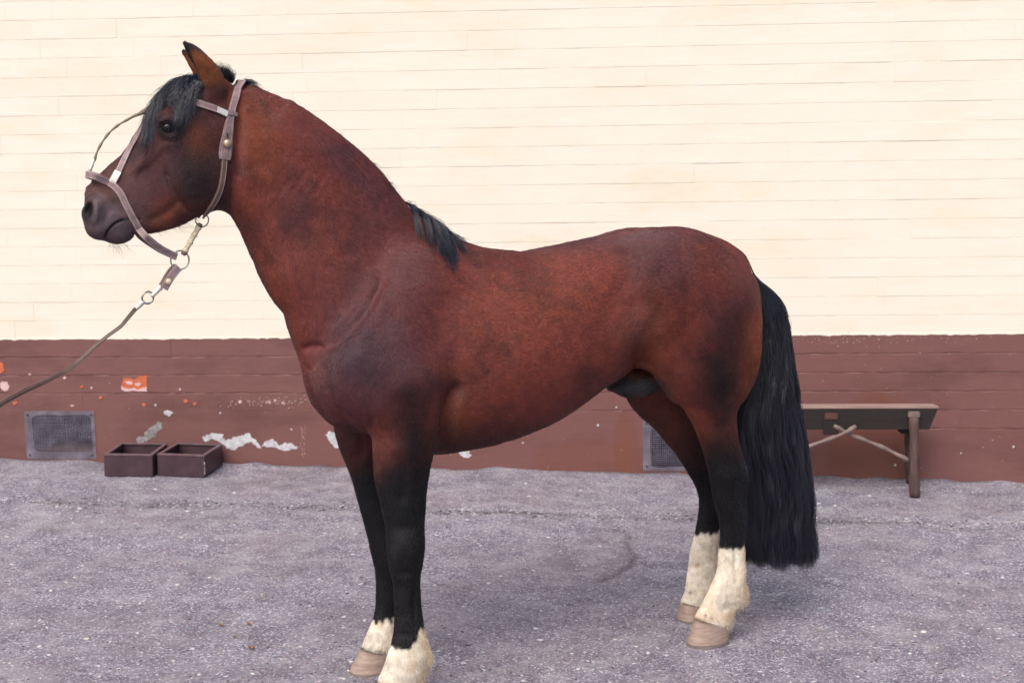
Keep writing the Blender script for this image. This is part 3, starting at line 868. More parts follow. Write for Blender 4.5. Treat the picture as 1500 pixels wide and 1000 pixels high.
# neck
sweep([(328, 108, 306, 215, .056), (352, 112, 328, 275, .064), (380, 125, 345, 312, .076), (424, 151, 364, 330, .083), (484, 188, 374, 362, .088), (536, 233, 388, 403, .098), (571, 274, 407, 446, .115), (600, 310, 432, 482, .130), (630, 352, 460, 548, .140), (645, 376, 490, 600, .150)], k=0.04, n=2.05, capa=0.03, capb=0.15, dens=44)
# crest thickening
sweep([(370, 126, 366, 150, .022), (392, 139, 385, 165, .026), (452, 172, 442, 200, .034), (534, 237, 516, 275, .040), (577, 290, 555, 330, .04)], k=0.03, dens=20)
# breast
ell(512, 540, 0.0, 52, 82, .145, 12, 0.06)
ell(512, 556, 0.10, 40, 60, .080, 10, 0.045)
ell(518, 552, -0.10, 38, 58, .080, 10, 0.045)
# shoulder and upper arm, both sides
for sg in (1, -1):
    ell(590, 470, sg*.130, 60, 95, .072, 24, 0.08)
    ell(546, 535, sg*.142, 54, 66, .080, 12, 0.08)
    ell(598, 570, sg*.155, 52, 72, .070, 4, 0.08)
    # gluteal, thigh and buttock
    ell(992, 435, sg*.125, 78, 80, .115, 15, 0.06)
    ell(1049, 488, sg*.130, 61, 98, .100, -12, 0.06)
    ell(1002, 512, sg*.150, 50, 52, .085, -35, 0.06)
# near foreleg, far foreleg
leg([(545, 590, 642, 590, .085), (546, 630, 640, 630, .083), (546, 660, 634, 660, .074), (549, 696, 627, 696, .060), (559, 734, 623, 738, .050), (566, 772, 621, 772, .045), (567, 800, 621, 802, .048), (570, 826, 618, 826, .046), (576, 852, 615, 850, .036), (578, 880, 616, 880, .031), (578, 908, 619, 908, .031), (575, 938, 622, 940, .037), (568, 962, 623, 965, .039), (560, 985, 622, 990, .037), (552, 1004, 614, 1010, .042)], .135, VF['nf'], 640, k=0.03, dens=44, capb=.012)
leg([(486, 600, 572, 596, .080), (494, 638, 572, 636, .078), (506, 668, 573, 668, .066), (516, 696, 577, 696, .056), (526, 732, 581, 734, .048), (537, 775, 585, 775, .043), (544, 805, 587, 805, .046), (549, 828, 588, 826, .044), (551, 850, 585, 850, .034), (551, 878, 583, 878, .030), (548, 902, 582, 902, .030), (541, 922, 584, 928, .036), (535, 938, 580, 942, .037), (529, 952, 572, 957, .040)], -.135, VF['ff'], 640, k=0.03, dens=44, capb=.012)
# near hind, far hind
leg([(965, 500, 1088, 500, .105, .12), (970, 546, 1090, 540, .100, .13), (995, 576, 1083, 573, .084, .13), (1015, 608, 1078, 604, .070), (1028, 641, 1079, 638, .055), (1036, 670, 1084, 667, .046), (1041, 696, 1091, 690, .043), (1047, 725, 1092, 722, .042), (1054, 755, 1094, 752, .036), (1056, 785, 1092, 785, .030), (1053, 815, 1090, 815, .029), (1050, 842, 1091, 845, .034), (1040, 866, 1088, 868, .038), (1030, 888, 1076, 890, .036), (1018, 909, 1068, 914, .040)], .130, VF['nh'], 640, k=0.035, dens=48, capb=.012)
leg([(900, 520, 1040, 520, .100, -.12), (924, 568, 1050, 560, .088, -.13), (951, 599, 1050, 595, .078, -.13), (970, 624, 1048, 622, .065), (989, 649, 1050, 648, .053), (1003, 674, 1056, 670, .045), (1017, 701, 1067, 694, .042), (1025, 726, 1068, 722, .042), (1024, 752, 1062, 750, .035), (1019, 780, 1055, 780, .030), (1012, 808, 1050, 808, .029), (1009, 832, 1051, 834, .034), (1006, 856, 1048, 858, .036), (1003, 872, 1040, 876, .034), (998, 884, 1036, 888, .038)], -.130, VF['fh'], 640, k=0.035, dens=48, capb=.012)
# hock points
ell(1085, 700, .130, 9, 18, .020, -8, 0.02); ell(1062, 700, -.130, 9, 18, .020, -8, 0.02)
# fetlock backs
ell(1080, 872, VF['nh'], 12, 14, .026, 0, 0.02); ell(616, 960, VF['nf'], 12, 15, .026, 0, 0.02); ell(573, 940, VF['ff'], 10, 12, .026, 0, 0.02); ell(1040, 862, VF['fh'], 9, 12, .024, 0, 0.02)
# belly line and sheath
ell(937, 562, .03, 33, 17, .055, -6, 0.012); ell(908, 556, 0.0, 22, 9, .05, -28, 0.03)
ell(922, 569, .03, 17, 11, .032, 10, 0.015)
# dock
sweep([(1060, 378, 1050, 400, .035), (1086, 390, 1078, 416, .028), (1101, 408, 1088, 434, .022), (1108, 440, 1096, 450, .018)], k=0.025, dens=14)
# head
sweep([(300, 112, 346, 160, .050), (272, 119, 341, 192, .070), (250, 134, 332, 222, .080), (227, 158, 322, 255, .081), (206, 189, 312, 292, .072), (187, 214, 289, 315, .060), (167, 233, 259, 326, .050), (145, 252, 228, 332, .044), (131, 268, 204, 336, .042), (126, 284, 189, 342, .044), (124, 301, 172, 346, .042)], k=0.025, n=2.2, capa=0.04, capb=0.042, dens=50)
for sg in (1, -1):
    ell(285, 262, sg*.036, 46, 50, .044, 0, 0.03)      # cheek
    ell(256, 176, sg*.058, 24, 17, .024, 15, 0.025)    # orbit
    ell(286, 152, sg*.045, 26, 26, .028, 0, 0.03)
    ell(139, 308, sg*.028, 13, 21, .028, 12, 0.015)     # nostril rim
    ell(218, 222, sg*.048, 34, 5, .010, 128, 0.02)      # facial crest
ell(143, 335, 0, 17, 16, .038, 20, 0.02)               # upper lip
ell(175, 343, 0, 20, 15, .034, -10, 0.02)              # lower lip, chin
for sg in (1, -1):
    dxe, dye = (0, 0) if sg > 0 else (-2, 12)
    vE = sg*.062
    sweep([(288+dxe, 132+dye*.2, 334+dxe, 128+dye*.2, .026, sg*.050), (288+dxe, 112+dye*.4, 323+dxe, 106+dye*.4, .026, sg*.058), (280+dxe, 92+dye*.6, 308+dxe, 90+dye*.6, .023, sg*.064), (272+dxe, 76+dye*.8, 292+dxe, 75+dye*.8, .015, sg*.066), (267+dxe, 63+dye, 274+dxe, 64+dye, .006, sg*.066)], k=0.012, dens=24, capb=.006)
    # hollow, opening forward and outward
    sweep([(286+dxe, 122+dye*.4, 306+dxe, 122+dye*.4, .014, sg*.076), (280+dxe, 104+dye*.5, 300+dxe, 104+dye*.5, .016, sg*.080), (272+dxe, 86+dye*.7, 286+dxe, 86+dye*.7, .012, sg*.078), (268+dxe, 74+dye, 274+dxe, 74+dye, .005, sg*.073)], k=0.006, dens=18, capb=.004, sub=True) if sg < 0 else sweep([(276, 122, 292, 122, .014, .056), (270, 104, 288, 104, .016, .060), (264, 86, 276, 86, .012, .063), (262, 74, 269, 74, .005, .065)], k=0.006, dens=18, capb=.004, sub=True)
    ell(247, 188, sg*.088, 14, 8.5, .022, 10, 0.006, sub=True)   # eye opening
    ell(130, 309, sg*.052, 7, 15, .034, 12, 0.006, sub=True)   # nostril
    ell(268, 158, sg*.092, 16, 8, .012, 20, 0.02, sub=True)      # hollow over the eye
print('field', round(time.time()-T0, 1), SH)

def surface_nets(G, A, B, Cc):
    s = G < 0
    c = np.zeros(tuple(n-1 for n in G.shape), np.uint8)
    for i in (0, 1):
        for j in (0, 1):
            for k in (0, 1):
                c += s[i:G.shape[0]-1+i, j:G.shape[1]-1+j, k:G.shape[2]-1+k]
    act = (c > 0) & (c < 8)
    I, J, K = np.nonzero(act)
    idx = np.full(c.shape, -1, np.int32); idx[I, J, K] = np.arange(len(I))
    acc = np.zeros((len(I), 3)); cnt = np.zeros(len(I))
    def gv(di, dj, dk): return G[I+di, J+dj, K+dk]
    corners = [(i, j, k) for i in (0, 1) for j in (0, 1) for k in (0, 1)]
    for a in corners:
        for ax in range(3):
            if a[ax] == 1: continue
            b = list(a); b[ax] = 1
            ga, gb = gv(*a), gv(*b); m = (ga < 0) != (gb < 0)
            t = np.where(m, ga/np.where(m, ga-gb, 1), 0)
            p = [np.full(len(I), float(x)) for x in a]; p[ax] = t
            for q in range(3): acc[:, q] += np.where(m, p[q], 0)
            cnt += m
    acc /= cnt[:, None]
    def lin(AA, I_, f): return AA[I_]*(1-f)+AA[I_+1]*f
    V = np.stack([lin(A, I, acc[:, 0]), lin(B, J, acc[:, 1]), lin(Cc, K, acc[:, 2])], 1)
    F = []
    e = s[:-1, 1:-1, 1:-1] != s[1:, 1:-1, 1:-1]; i, j, k = np.nonzero(e); j += 1; k += 1
    q = np.stack([idx[i, j-1, k-1], idx[i, j, k-1], idx[i, j, k], idx[i, j-1, k]], 1); fl = s[i, j, k]; q[~fl] = q[~fl][:, ::-1]; F.append(q)
    e = s[1:-1, :-1, 1:-1] != s[1:-1, 1:, 1:-1]; i, j, k = np.nonzero(e); i += 1; k += 1
    q = np.stack([idx[i-1, j, k-1], idx[i-1, j, k], idx[i, j, k], idx[i, j, k-1]], 1); fl = s[i, j, k]; q[~fl] = q[~fl][:, ::-1]; F.append(q)
    e = s[1:-1, 1:-1, :-1] != s[1:-1, 1:-1, 1:]; i, j, k = np.nonzero(e); i += 1; j += 1
    q = np.stack([idx[i-1, j-1, k], idx[i, j-1, k], idx[i, j, k], idx[i-1, j, k]], 1); fl = s[i, j, k]; q[~fl] = q[~fl][:, ::-1]; F.append(q)
    return V, np.vstack(F)
BV, BF = surface_nets(G, UU, VV, ZZ)
# edges for relaxing
Ed = np.vstack([BF[:, [0, 1]], BF[:, [1, 2]], BF[:, [2, 3]], BF[:, [3, 0]]])
def relax(V, n, wt):
    for _ in range(n):
        s = np.zeros_like(V); d = np.bincount(Ed[:, 0], minlength=len(V)).astype(float)+np.bincount(Ed[:, 1], minlength=len(V))
        for q in range(3):
            s[:, q] = np.bincount(Ed[:, 0], V[Ed[:, 1], q], len(V))+np.bincount(Ed[:, 1], V[Ed[:, 0], q], len(V))
        V = V+(s/d[:, None]-V)*wt[:, None]
    return V
headm = (BV[:, 0] < H(330, 200)[0])
wt = np.where(headm, 0.35, 0.5)
BV = relax(BV, 3, wt)
wt2 = np.where(headm | (BV[:, 2] < 0.75), 0.0, 0.5)
BV = relax(BV, 9, wt2)
def normals(V, F):
    a = V[F[:, 2]]-V[F[:, 0]]; b = V[F[:, 3]]-V[F[:, 1]]; n = np.cross(a, b)
    N = np.zeros_like(V)
    for k in range(4):
        for q in range(3): N[:, q] += np.bincount(F[:, k], n[:, q], len(V))
    return N/np.maximum(np.linalg.norm(N, axis=1), 1e-9)[:, None]
BN = normals(BV, BF)
# orientation of local frame: (u, v toward camera, z) is left handed, so flip
if np.einsum('ij,ij->i', BN, BV-BV.mean(0)).mean() < 0: BN = -BN
# photo position of every vertex on the body's own plane (for anatomy and markings)
LW = HO[None]+BV[:, :1]*HA+BV[:, 1:2]*HN+BV[:, 2:]*np.array([0, 0, 1.0])
def proj_np(W):
    d = W-CAM; z = d@FWD
    return np.stack([750+FPX*(d@RIGHT)/z, 500-FPX*(d@UP)/z], 1)
LWm = HO[None]+BV[:, :1]*HA+np.abs(BV[:, 1:2])*HN+BV[:, 2:]*np.array([0, 0, 1.0])
PM = proj_np(LWm)                                       # both flanks share the near side's map
side = np.abs(BV[:, 1]) > 0.02
def bumpg(px, py, rx, ry, ang, depth, vmin=0.0):
    th = radians(ang); dx = PM[:, 0]-px; dy = PM[:, 1]-py
    x = (dx*cos(th)+dy*sin(th))/rx; y = (-dx*sin(th)+dy*cos(th))/ry
    return depth*np.exp(-(x*x+y*y))*np.clip((np.abs(BN[:, 1])-0.1)/0.3, 0, 1)
def groove(L, wpx, depth):
    best = np.full(len(PM), 1e9); L = catmull(np.array(L, float), 24)
    prog = np.zeros(len(PM))
    for i, (a, b) in enumerate(zip(L[:-1], L[1:])):
        ab = b-a; t = np.clip(((PM-a)@ab)/(ab@ab), 0, 1); d = np.linalg.norm(PM-(a+t[:, None]*ab), axis=1)
        m = d < best; best = np.where(m, d, best); prog = np.where(m, (i+t)/(len(L)-1), prog)
    return depth*np.exp(-(best/wpx)**2)*np.clip(np.sin(np.clip(prog, 0.0, 1)*pi)*2.2, 0, 1)*np.clip((np.abs(BN[:, 1])-0.05)/0.3, 0, 1)
# limit leg features to the near map of trunk: use |v|>..., trunk features only above the legs
disp = np.zeros(len(BV))
for a in [(640, 470, 30, 60, 25, -.005),
          (520, 520, 25, 30, 0, .008), (600, 560, 40, 30, 0, .010), (657, 600, 13, 48, 8, -.022), (612, 560, 34, 36, 0, .012), (560, 600, 24, 20, 20, .008), (588, 660, 20, 34, 0, .007),
          (905, 440, 20, 60, 22, -.012), (950, 505, 16, 44, 12, -.026), (1010, 560, 26, 34, -25, .009), (1078, 560, 9, 60, 2, -.010), (1030, 400, 40, 26, 20, .008), (890, 370, 40, 14, -8, -.006), (985, 470, 16, 40, 10, .008), (975, 430, 30, 50, 20, .008), (950, 380, 26, 18, 0, .010),
          (1060, 540, 25, 50, 0, .006), (1095, 490, 10, 60, 8, -.008), (1000, 620, 14, 40, -30, .004),
          (770, 540, 60, 50, 0, .010), (700, 600, 50, 30, 0, .006),
          (430, 200, 45, 14, 38, .006), (400, 250, 50, 12, 48, -.006), (470, 300, 70, 20, 55, .006), (560, 330, 30, 50, 35, -.006), (430, 420, 12, 60, -25, .006),
          (350, 200, 8, 50, 0, -.010), (345, 260, 10, 40, 0, -.010), (330, 150, 14, 14, 0, -.006)]:
    disp += bumpg(*a)
disp -= groove([(468, 514), (490, 502), (515, 482), (535, 457), (552, 425), (560, 395)], 8, .012)
disp += groove([(520, 500), (545, 470), (566, 430)], 12, .007)
disp -= groove([(570, 330), (560, 380), (556, 420)], 16, .006)
disp -= groove([(640, 520), (650, 470), (655, 420)], 22, .006)
disp += groove([(485, 488), (510, 470), (530, 445)], 6, .005)
disp -= groove([(440, 512), (455, 507), (475, 508)], 6, .008)
disp -= groove([(446, 530), (456, 560), (462, 600)], 5, .006)
disp -= groove([(470, 515), (476, 560), (490, 600), (516, 630), (545, 648)], 7, .013)
disp += groove([(458, 540), (464, 580), (480, 612)], 8, .005)
disp -= groove([(676, 556), (658, 600), (650, 650)], 9, .014)
ph_ = (PM[:, 0]*.93+PM[:, 1]*.38)/15.0+1.3*vnoise(BV, 7, 71)
th_ = radians(30); xx = (PM[:, 0]-470)*cos(th_)+(PM[:, 1]-300)*sin(th_); yy = -(PM[:, 0]-470)*sin(th_)+(PM[:, 1]-300)*cos(th_)
disp += 0.0006*np.sin(ph_*2*pi)*np.exp(-(xx/85)**2-(yy/55)**2)*np.clip(.5+vnoise(BV, 12, 72), 0, 1)*side
disp -= groove([(545, 600), (546, 640), (552, 690)], 6, .006)
disp -= groove([(575, 660), (590, 700), (590, 740)], 6, .005)
disp -= groove([(940, 420), (930, 470), (935, 520), (950, 545)], 14, .010)
disp -= groove([(985, 590), (1030, 600), (1060, 640)], 10, .006)
disp -= groove([(930, 350), (965, 380), (1000, 400), (1010, 440)], 18, .005)
for x in range(5):
    disp += groove([(720+34*x, 470), (722+34*x, 530), (735+34*x, 590)], 9, .0007)
    disp -= groove([(737+34*x, 470), (739+34*x, 530), (752+34*x, 590)], 9, .0010)
# head lines
disp -= groove([(153, 352), (158, 339), (167, 329), (178, 323), (186, 321)], 1.9, .006)
disp -= groove([(186, 321), (198, 322), (208, 322)], 2.0, .004)
disp -= groove([(262, 290), (250, 306), (232, 318), (214, 326)], 7, .006)
disp -= groove([(240, 240), (250, 270), (262, 292), (282, 312), (306, 306)], 5, .006)
disp += groove([(246, 206), (228, 226), (206, 250)], 5, .003)
disp += groove([(230, 182), (237, 177), (248, 175), (258, 180), (266, 190)], 2.6, .0045)
disp += groove([(232, 190), (240, 198), (252, 200), (262, 196)], 2.2, .003)
disp -= groove([(228, 196), (238, 206), (254, 208), (266, 202)], 2.4, .002)
disp -= groove([(232, 174), (241, 169), (252, 168), (264, 175)], 2.2, .0022)
disp += groove([(124, 292), (134, 286), (141, 298), (142, 318), (134, 332)], 3, .003)
disp += groove([(140, 300), (160, 290), (180, 290)], 7, .002)
disp -= groove([(150, 318), (165, 308), (185, 312)], 6, .002)
disp += 0.0012*vnoise(BV, 26, 21)*(~headm)+0.0006*vnoise(BV, 60, 22)
# knees, hocks, tendons on the near/far legs
for a in [(592, 795, 16, 16, 0, .006), (596, 838, 14, 5, 0, -.004), (607, 882, 3.5, 34, 0, -.008), (592, 772, 20, 7, 0, -.004), (584, 812, 8, 12, 0, .004), (604, 812, 7, 12, 0, .004), (1076, 742, 5, 36, 0, -.010), (1064, 700, 15, 14, 0, .006), (1050, 735, 7, 20, 0, .004), (1078, 822, 3.5, 24, 0, -.008), (1058, 640, 10, 34, 5, -.007), (600, 700, 8, 40, 0, .006), (615, 740, 5, 50, 0, -.006), (594, 928, 16, 5, 0, -.003), (1066, 890, 16, 5, -20, -.003)]:
    disp += bumpg(*a)*(BV[:, 1] > 0)
BV = BV+BN*disp[:, None]
BN = normals(BV, BF)
if np.einsum('ij,ij->i', BN, BV-BV.mean(0)).mean() < 0: BN = -BN
print('body verts', len(BV), round(time.time()-T0, 1))

# ---- coat colours (linear albedo) painted per vertex: real markings of a dark bay with white socks, plus painted sheen and shade
PX, PY = PM[:, 0], PM[:, 1]
n1 = vnoise(BV, 7, 31); n2 = vnoise(BV, 22, 32); n3 = vnoise(BV, 60, 33)
col = np.tile(np.array([0.180, 0.0395, 0.0285]), (len(BV), 1))
def blend(c, m):
    global col
    m = np.clip(m, 0, 1)[:, None]; col = col*(1-m)+np.array(c)*m
def blob(x, y, rx, ry, ang=0, e=1.0):
    th = radians(ang); dx = PX-x+n1*12; dy = PY-y+n2*8
    a = (dx*cos(th)+dy*sin(th))/rx; b = (-dx*sin(th)+dy*cos(th))/ry
    return np.exp(-(a*a+b*b)**e)
def ss(a, b, x): t = np.clip((x-a)/(b-a), 0, 1); return t*t*(3-2*t)
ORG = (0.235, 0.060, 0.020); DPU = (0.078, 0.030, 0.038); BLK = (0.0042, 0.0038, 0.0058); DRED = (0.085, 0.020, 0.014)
blend(DRED, 0.75*ss(-0.25, 0.8, n1+0.5*n2))
n4 = vnoise(np.stack([BV[:, 0]*.9+BV[:, 2]*.5, BV[:, 1], BV[:, 2]*.45-BV[:, 0]*.3], 1), 34, 61)
blend((.050, .014, .012), 0.55*ss(0.05, 0.75, n4)*(1-ss(650, 800, PX)*.5)*ss(-.3, .4, n1+.4))
blend(ORG, 0.22*ss(0.1, 0.8, -n4))
blend(DPU, .85*blob(560, 520, 90, 95)); blend(DPU, .6*blob(500, 560, 45, 60)); blend(DPU, .6*blob(590, 400, 60, 60)); blend((.050, .026, .040), .7*blob(530, 525, 50, 60)); blend((.026, .011, .013), .45*blob(600, 590, 34, 50))  # purple sheen of the shoulder is painted into the coat
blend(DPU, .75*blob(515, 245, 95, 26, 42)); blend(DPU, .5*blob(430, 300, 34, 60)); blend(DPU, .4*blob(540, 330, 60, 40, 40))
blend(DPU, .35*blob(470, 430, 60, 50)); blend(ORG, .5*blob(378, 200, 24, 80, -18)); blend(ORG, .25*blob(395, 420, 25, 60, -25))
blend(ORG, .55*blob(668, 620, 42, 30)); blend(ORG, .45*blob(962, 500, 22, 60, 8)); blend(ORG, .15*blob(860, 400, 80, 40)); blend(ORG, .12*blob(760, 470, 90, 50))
blend(DRED, .6*blob(780, 640, 140, 22)); blend(DPU, .5*blob(990, 400, 40, 30)); blend(DPU, .45*blob(1060, 450, 45, 35))  # DRED blob paints the shade under the belly into the coat
blend(DPU, .4*blob(930, 380, 30, 60, 15)); blend((.17, .085, .090), .45*blob(930, 350, 120, 13, -4)); blend((.17, .08, .075), .35*blob(1080, 400, 24, 50, -30))  # pinkish highlights on back and rump painted as coat colour
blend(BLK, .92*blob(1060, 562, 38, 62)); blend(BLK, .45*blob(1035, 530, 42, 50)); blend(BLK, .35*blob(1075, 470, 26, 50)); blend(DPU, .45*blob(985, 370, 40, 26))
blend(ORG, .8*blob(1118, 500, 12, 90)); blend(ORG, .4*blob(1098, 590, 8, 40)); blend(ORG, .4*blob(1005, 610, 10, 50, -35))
# black back line near the mane and dorsal darkening
blend(DPU, .5*np.exp(-(np.abs(BV[:, 1])/.03)**2)*ss(1.0, 1.2, BV[:, 2]))
# head
hd = headm.astype(float)
blend((.045, .020, .022), .62*hd); blend(BLK, .92*hd*blob(286, 258, 46, 54, 0, 1.4)); blend(DPU, .5*hd*blob(230, 250, 40, 40)); blend(BLK, .7*hd*blob(246, 186, 34, 24)); blend(BLK, .55*hd*blob(196, 215, 34, 16, 120)); blend(BLK, .55*hd*blob(275, 150, 24, 34))
blend((.140, .105, .118), .9*hd*blob(150, 318, 46, 36)); blend((.060, .050, .062), .8*hd*blob(176, 342, 26, 20)); blend((.055, .036, .045), .6*hd*blob(140, 345, 22, 14)); blend((.006, .005, .006), .9*hd*blob(129, 310, 8, 17, 14))
blend(ORG, .5*hd*blob(245, 318, 30, 14, -28)); blend((.10, .035, .018), .5*hd*blob(150, 275, 18, 18)); blend(ORG, .35*hd*blob(240, 292, 20, 12, -30)); blend(ORG, .35*hd*blob(292, 205, 22, 25)); blend(ORG, .3*hd*blob(218, 200, 12, 18))
blend((.13, .065, .055), .6*hd*blob(190, 268, 32, 24)); blend((.006, .005, .006), .95*hd*blob(247, 187, 15, 9))
blend((.008, .006, .007), .9*hd*np.exp(-((groove([(153, 352), (158, 339), (167, 329), (178, 323), (190, 321)], 2.2, -1.0)+1)/.5)**2)*(PX < 195)*(PY > 315))
ez = ss(112, 96, PY)*hd*(PX > 262)
blend((.17, .052, .016), .9*ss(135, 112, PY)*hd*(PX > 262)*(PX < 345))
blend((.05, .02, .015), .6*ss(150, 130, PY)*ss(120, 130, PY)*hd*(PX > 285)*(PX < 330))
blend(BLK, .97*hd*ss(84, 68, PY+n3*3)); blend(BLK, .95*hd*(PY < 130)*ss(9, 4, PX-(267+0.37*(PY-62)))*(PX > 255))
def eblob(x, y, rx, ry, ang=0, e=1.0):
    th = radians(ang); dx = PX-x; dy = PY-y
    a = (dx*cos(th)+dy*sin(th))/rx; b = (-dx*sin(th)+dy*cos(th))/ry
    return np.exp(-(a*a+b*b)**e)
blend((.18, .135, .145), .55*hd*eblob(141, 300, 7, 17, 14))
blend((.004, .003, .004), .97*hd*eblob(129.5, 309, 7.5, 14.5, 12, 3.0)*(PX < 140))  # shade of the nostril hollow painted near-black
blend((.008, .006, .007), .92*hd*eblob(247.5, 187, 16, 9.5, 8, 2.0))
blend((.006, .005, .006), .9*hd*np.clip(-groove([(153, 352), (158, 339), (167, 329), (178, 323), (190, 321)], 1.6, -1.0), 0, 1)*(PX < 196))  # shade in the mouth crease painted along its groove
# legs
lo = PY
fore = (BV[:, 0] < 0.1); far = BV[:, 1] < 0
blend(BLK, (1-0)*ss(590, 735, lo+n1*26+n2*8)*fore*(BV[:, 2] < H(600, 590, .13)[1]))
blend(BLK, .9*blob(602, 648, 34, 66)*fore); blend(DRED, .5*blob(549, 680, 8, 60)*fore)
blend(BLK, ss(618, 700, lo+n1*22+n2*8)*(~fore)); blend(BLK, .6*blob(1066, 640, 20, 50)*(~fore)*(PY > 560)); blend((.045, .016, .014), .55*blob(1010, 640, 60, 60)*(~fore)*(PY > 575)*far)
# white socks, each with its own ragged edge (heights in metres)
WHT = np.array((0.80, 0.72, 0.60)); hz = BV[:, 2]
def ragged(zz, amp): return zz+amp*n3+amp*0.8*vnoise(BV*np.array([1, 1, .2]), 90, 41)
z_nh = H(1072, 803, .13)[1]; z_fh = H(1035, 782, -.13)[1]
z_nf_b = H(620, 912, .135)[1]; z_nf_f = H(588, 938, .135)[1]; z_ff = H(565, 903, -.135)[1]
m_w = np.zeros(len(BV))
m_w = np.where(~fore & ~far, ss(0.006, -0.006, hz-ragged(z_nh, .010)), m_w)
m_w = np.where(~fore & far, ss(0.006, -0.006, hz-ragged(z_fh, .010)), m_w)
zf_e = z_nf_f+(z_nf_b-z_nf_f)*ss(600, 617, PX)
m_w = np.where(fore & ~far, ss(0.006, -0.006, hz-ragged(zf_e, .010)), m_w)
m_w = np.where(fore & far, ss(0.006, -0.006, hz-ragged(z_ff, .014)), m_w)
m_w = m_w*(hz < 0.5)
wc = WHT[None]*(1+0.14*n2[:, None]+0.12*n3[:, None])
st = ss(-0.1, 0.9, n2+0.5*n1)*ss(0.35, 0.05, hz)
wc = wc*(1-0.5*st[:, None])+np.array([0.50, 0.30, 0.13])*0.5*st[:, None]
# yellowed rear feathers and pink skin over the coronet
rear = ss(0.0, 0.6, BN[:, 0])
wc = wc*(1-0.5*rear[:, None])+np.array([0.56, 0.36, 0.16])*0.5*rear[:, None]
col = col*(1-m_w[:, None])+wc*m_w[:, None]
def spot(x, y, r, v, c=(.12, .09, .10)):
    u_, z_ = H(x, y, v); d = np.sqrt((BV[:, 0]-u_)**2+(BV[:, 2]-z_)**2)/r
    blend(c, .85*np.exp(-d**4)*(np.sign(BV[:, 1]) == np.sign(v)))
for x, y, r in ((1048, 908, .006), (1057, 912, .005), (1041, 905, .005)): spot(x, y, r, .15)
for x, y, r in ((551, 949, .009), (557, 950, .007), (545, 948, .006)): spot(x, y, r, -.12)
spot(1018, 871, .006, -.12); spot(1026, 828, .010, -.12, (.42, .25, .12))
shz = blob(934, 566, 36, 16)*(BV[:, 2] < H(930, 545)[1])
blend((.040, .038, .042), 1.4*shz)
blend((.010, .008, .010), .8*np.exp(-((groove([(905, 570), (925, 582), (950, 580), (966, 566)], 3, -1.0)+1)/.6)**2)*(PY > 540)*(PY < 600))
col = np.clip(col*(1+0.10*n3[:, None]+0.06*n2[:, None]), 0.004, 0.9)

HORSE = empty('horse', tuple(HO+np.array([0, 0, 0])), PSI)
tag(HORSE, 'dark bay horse with black tail and white socks, standing side-on before the wall', 'horse')
# local frame of the empty: x along body (to the tail), y to the far side, z up
def L3(u, v, z): return (u, -v, z)
BL_ = BV*np.array([1, -1, 1])
NL_ = BN*np.array([1, -1, 1])
me = mesh_np('body', BL_, BF, True)
# make sure faces point outward
pn = np.empty(len(me.polygons)*3, np.float32); me.polygons.foreach_get('normal', pn); pn = pn.reshape(-1, 3)
if np.einsum('ij,ij->i', pn[::7], NL_[BF[::7, 0]]).mean() < 0:
    me.flip_normals(); BF = BF[:, ::-1].copy()
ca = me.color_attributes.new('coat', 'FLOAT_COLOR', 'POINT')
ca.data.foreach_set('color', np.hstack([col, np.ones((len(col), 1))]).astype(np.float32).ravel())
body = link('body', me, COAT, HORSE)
HM = np.array([HA, -HN, [0, 0, 1.0]]).T
def l2w(P): return np.asarray(P)@HM.T+HO
def w2l(P): return (np.asarray(P)-HO)@HM
BWv = l2w(BL_)
bvh = BVHTree.FromPolygons([tuple(p) for p in BWv.tolist()], [tuple(f) for f in BF.tolist()])
print('body mesh', round(time.time()-T0, 1))
def hit(px, py, off=0.004):
    """where the sight line through a photo point meets the body: local point and normal"""
    d = Vector(ray(px, py)).normalized()
    r = bvh.ray_cast(Vector(CAM), d)
    if r[0] is None: return None
    n_ = Vector(r[1]);
    if n_.dot(d) > 0: n_ = -n_
    p = np.array(r[0])+np.array(n_)*off
    return w2l(p), np.array(n_)@HM

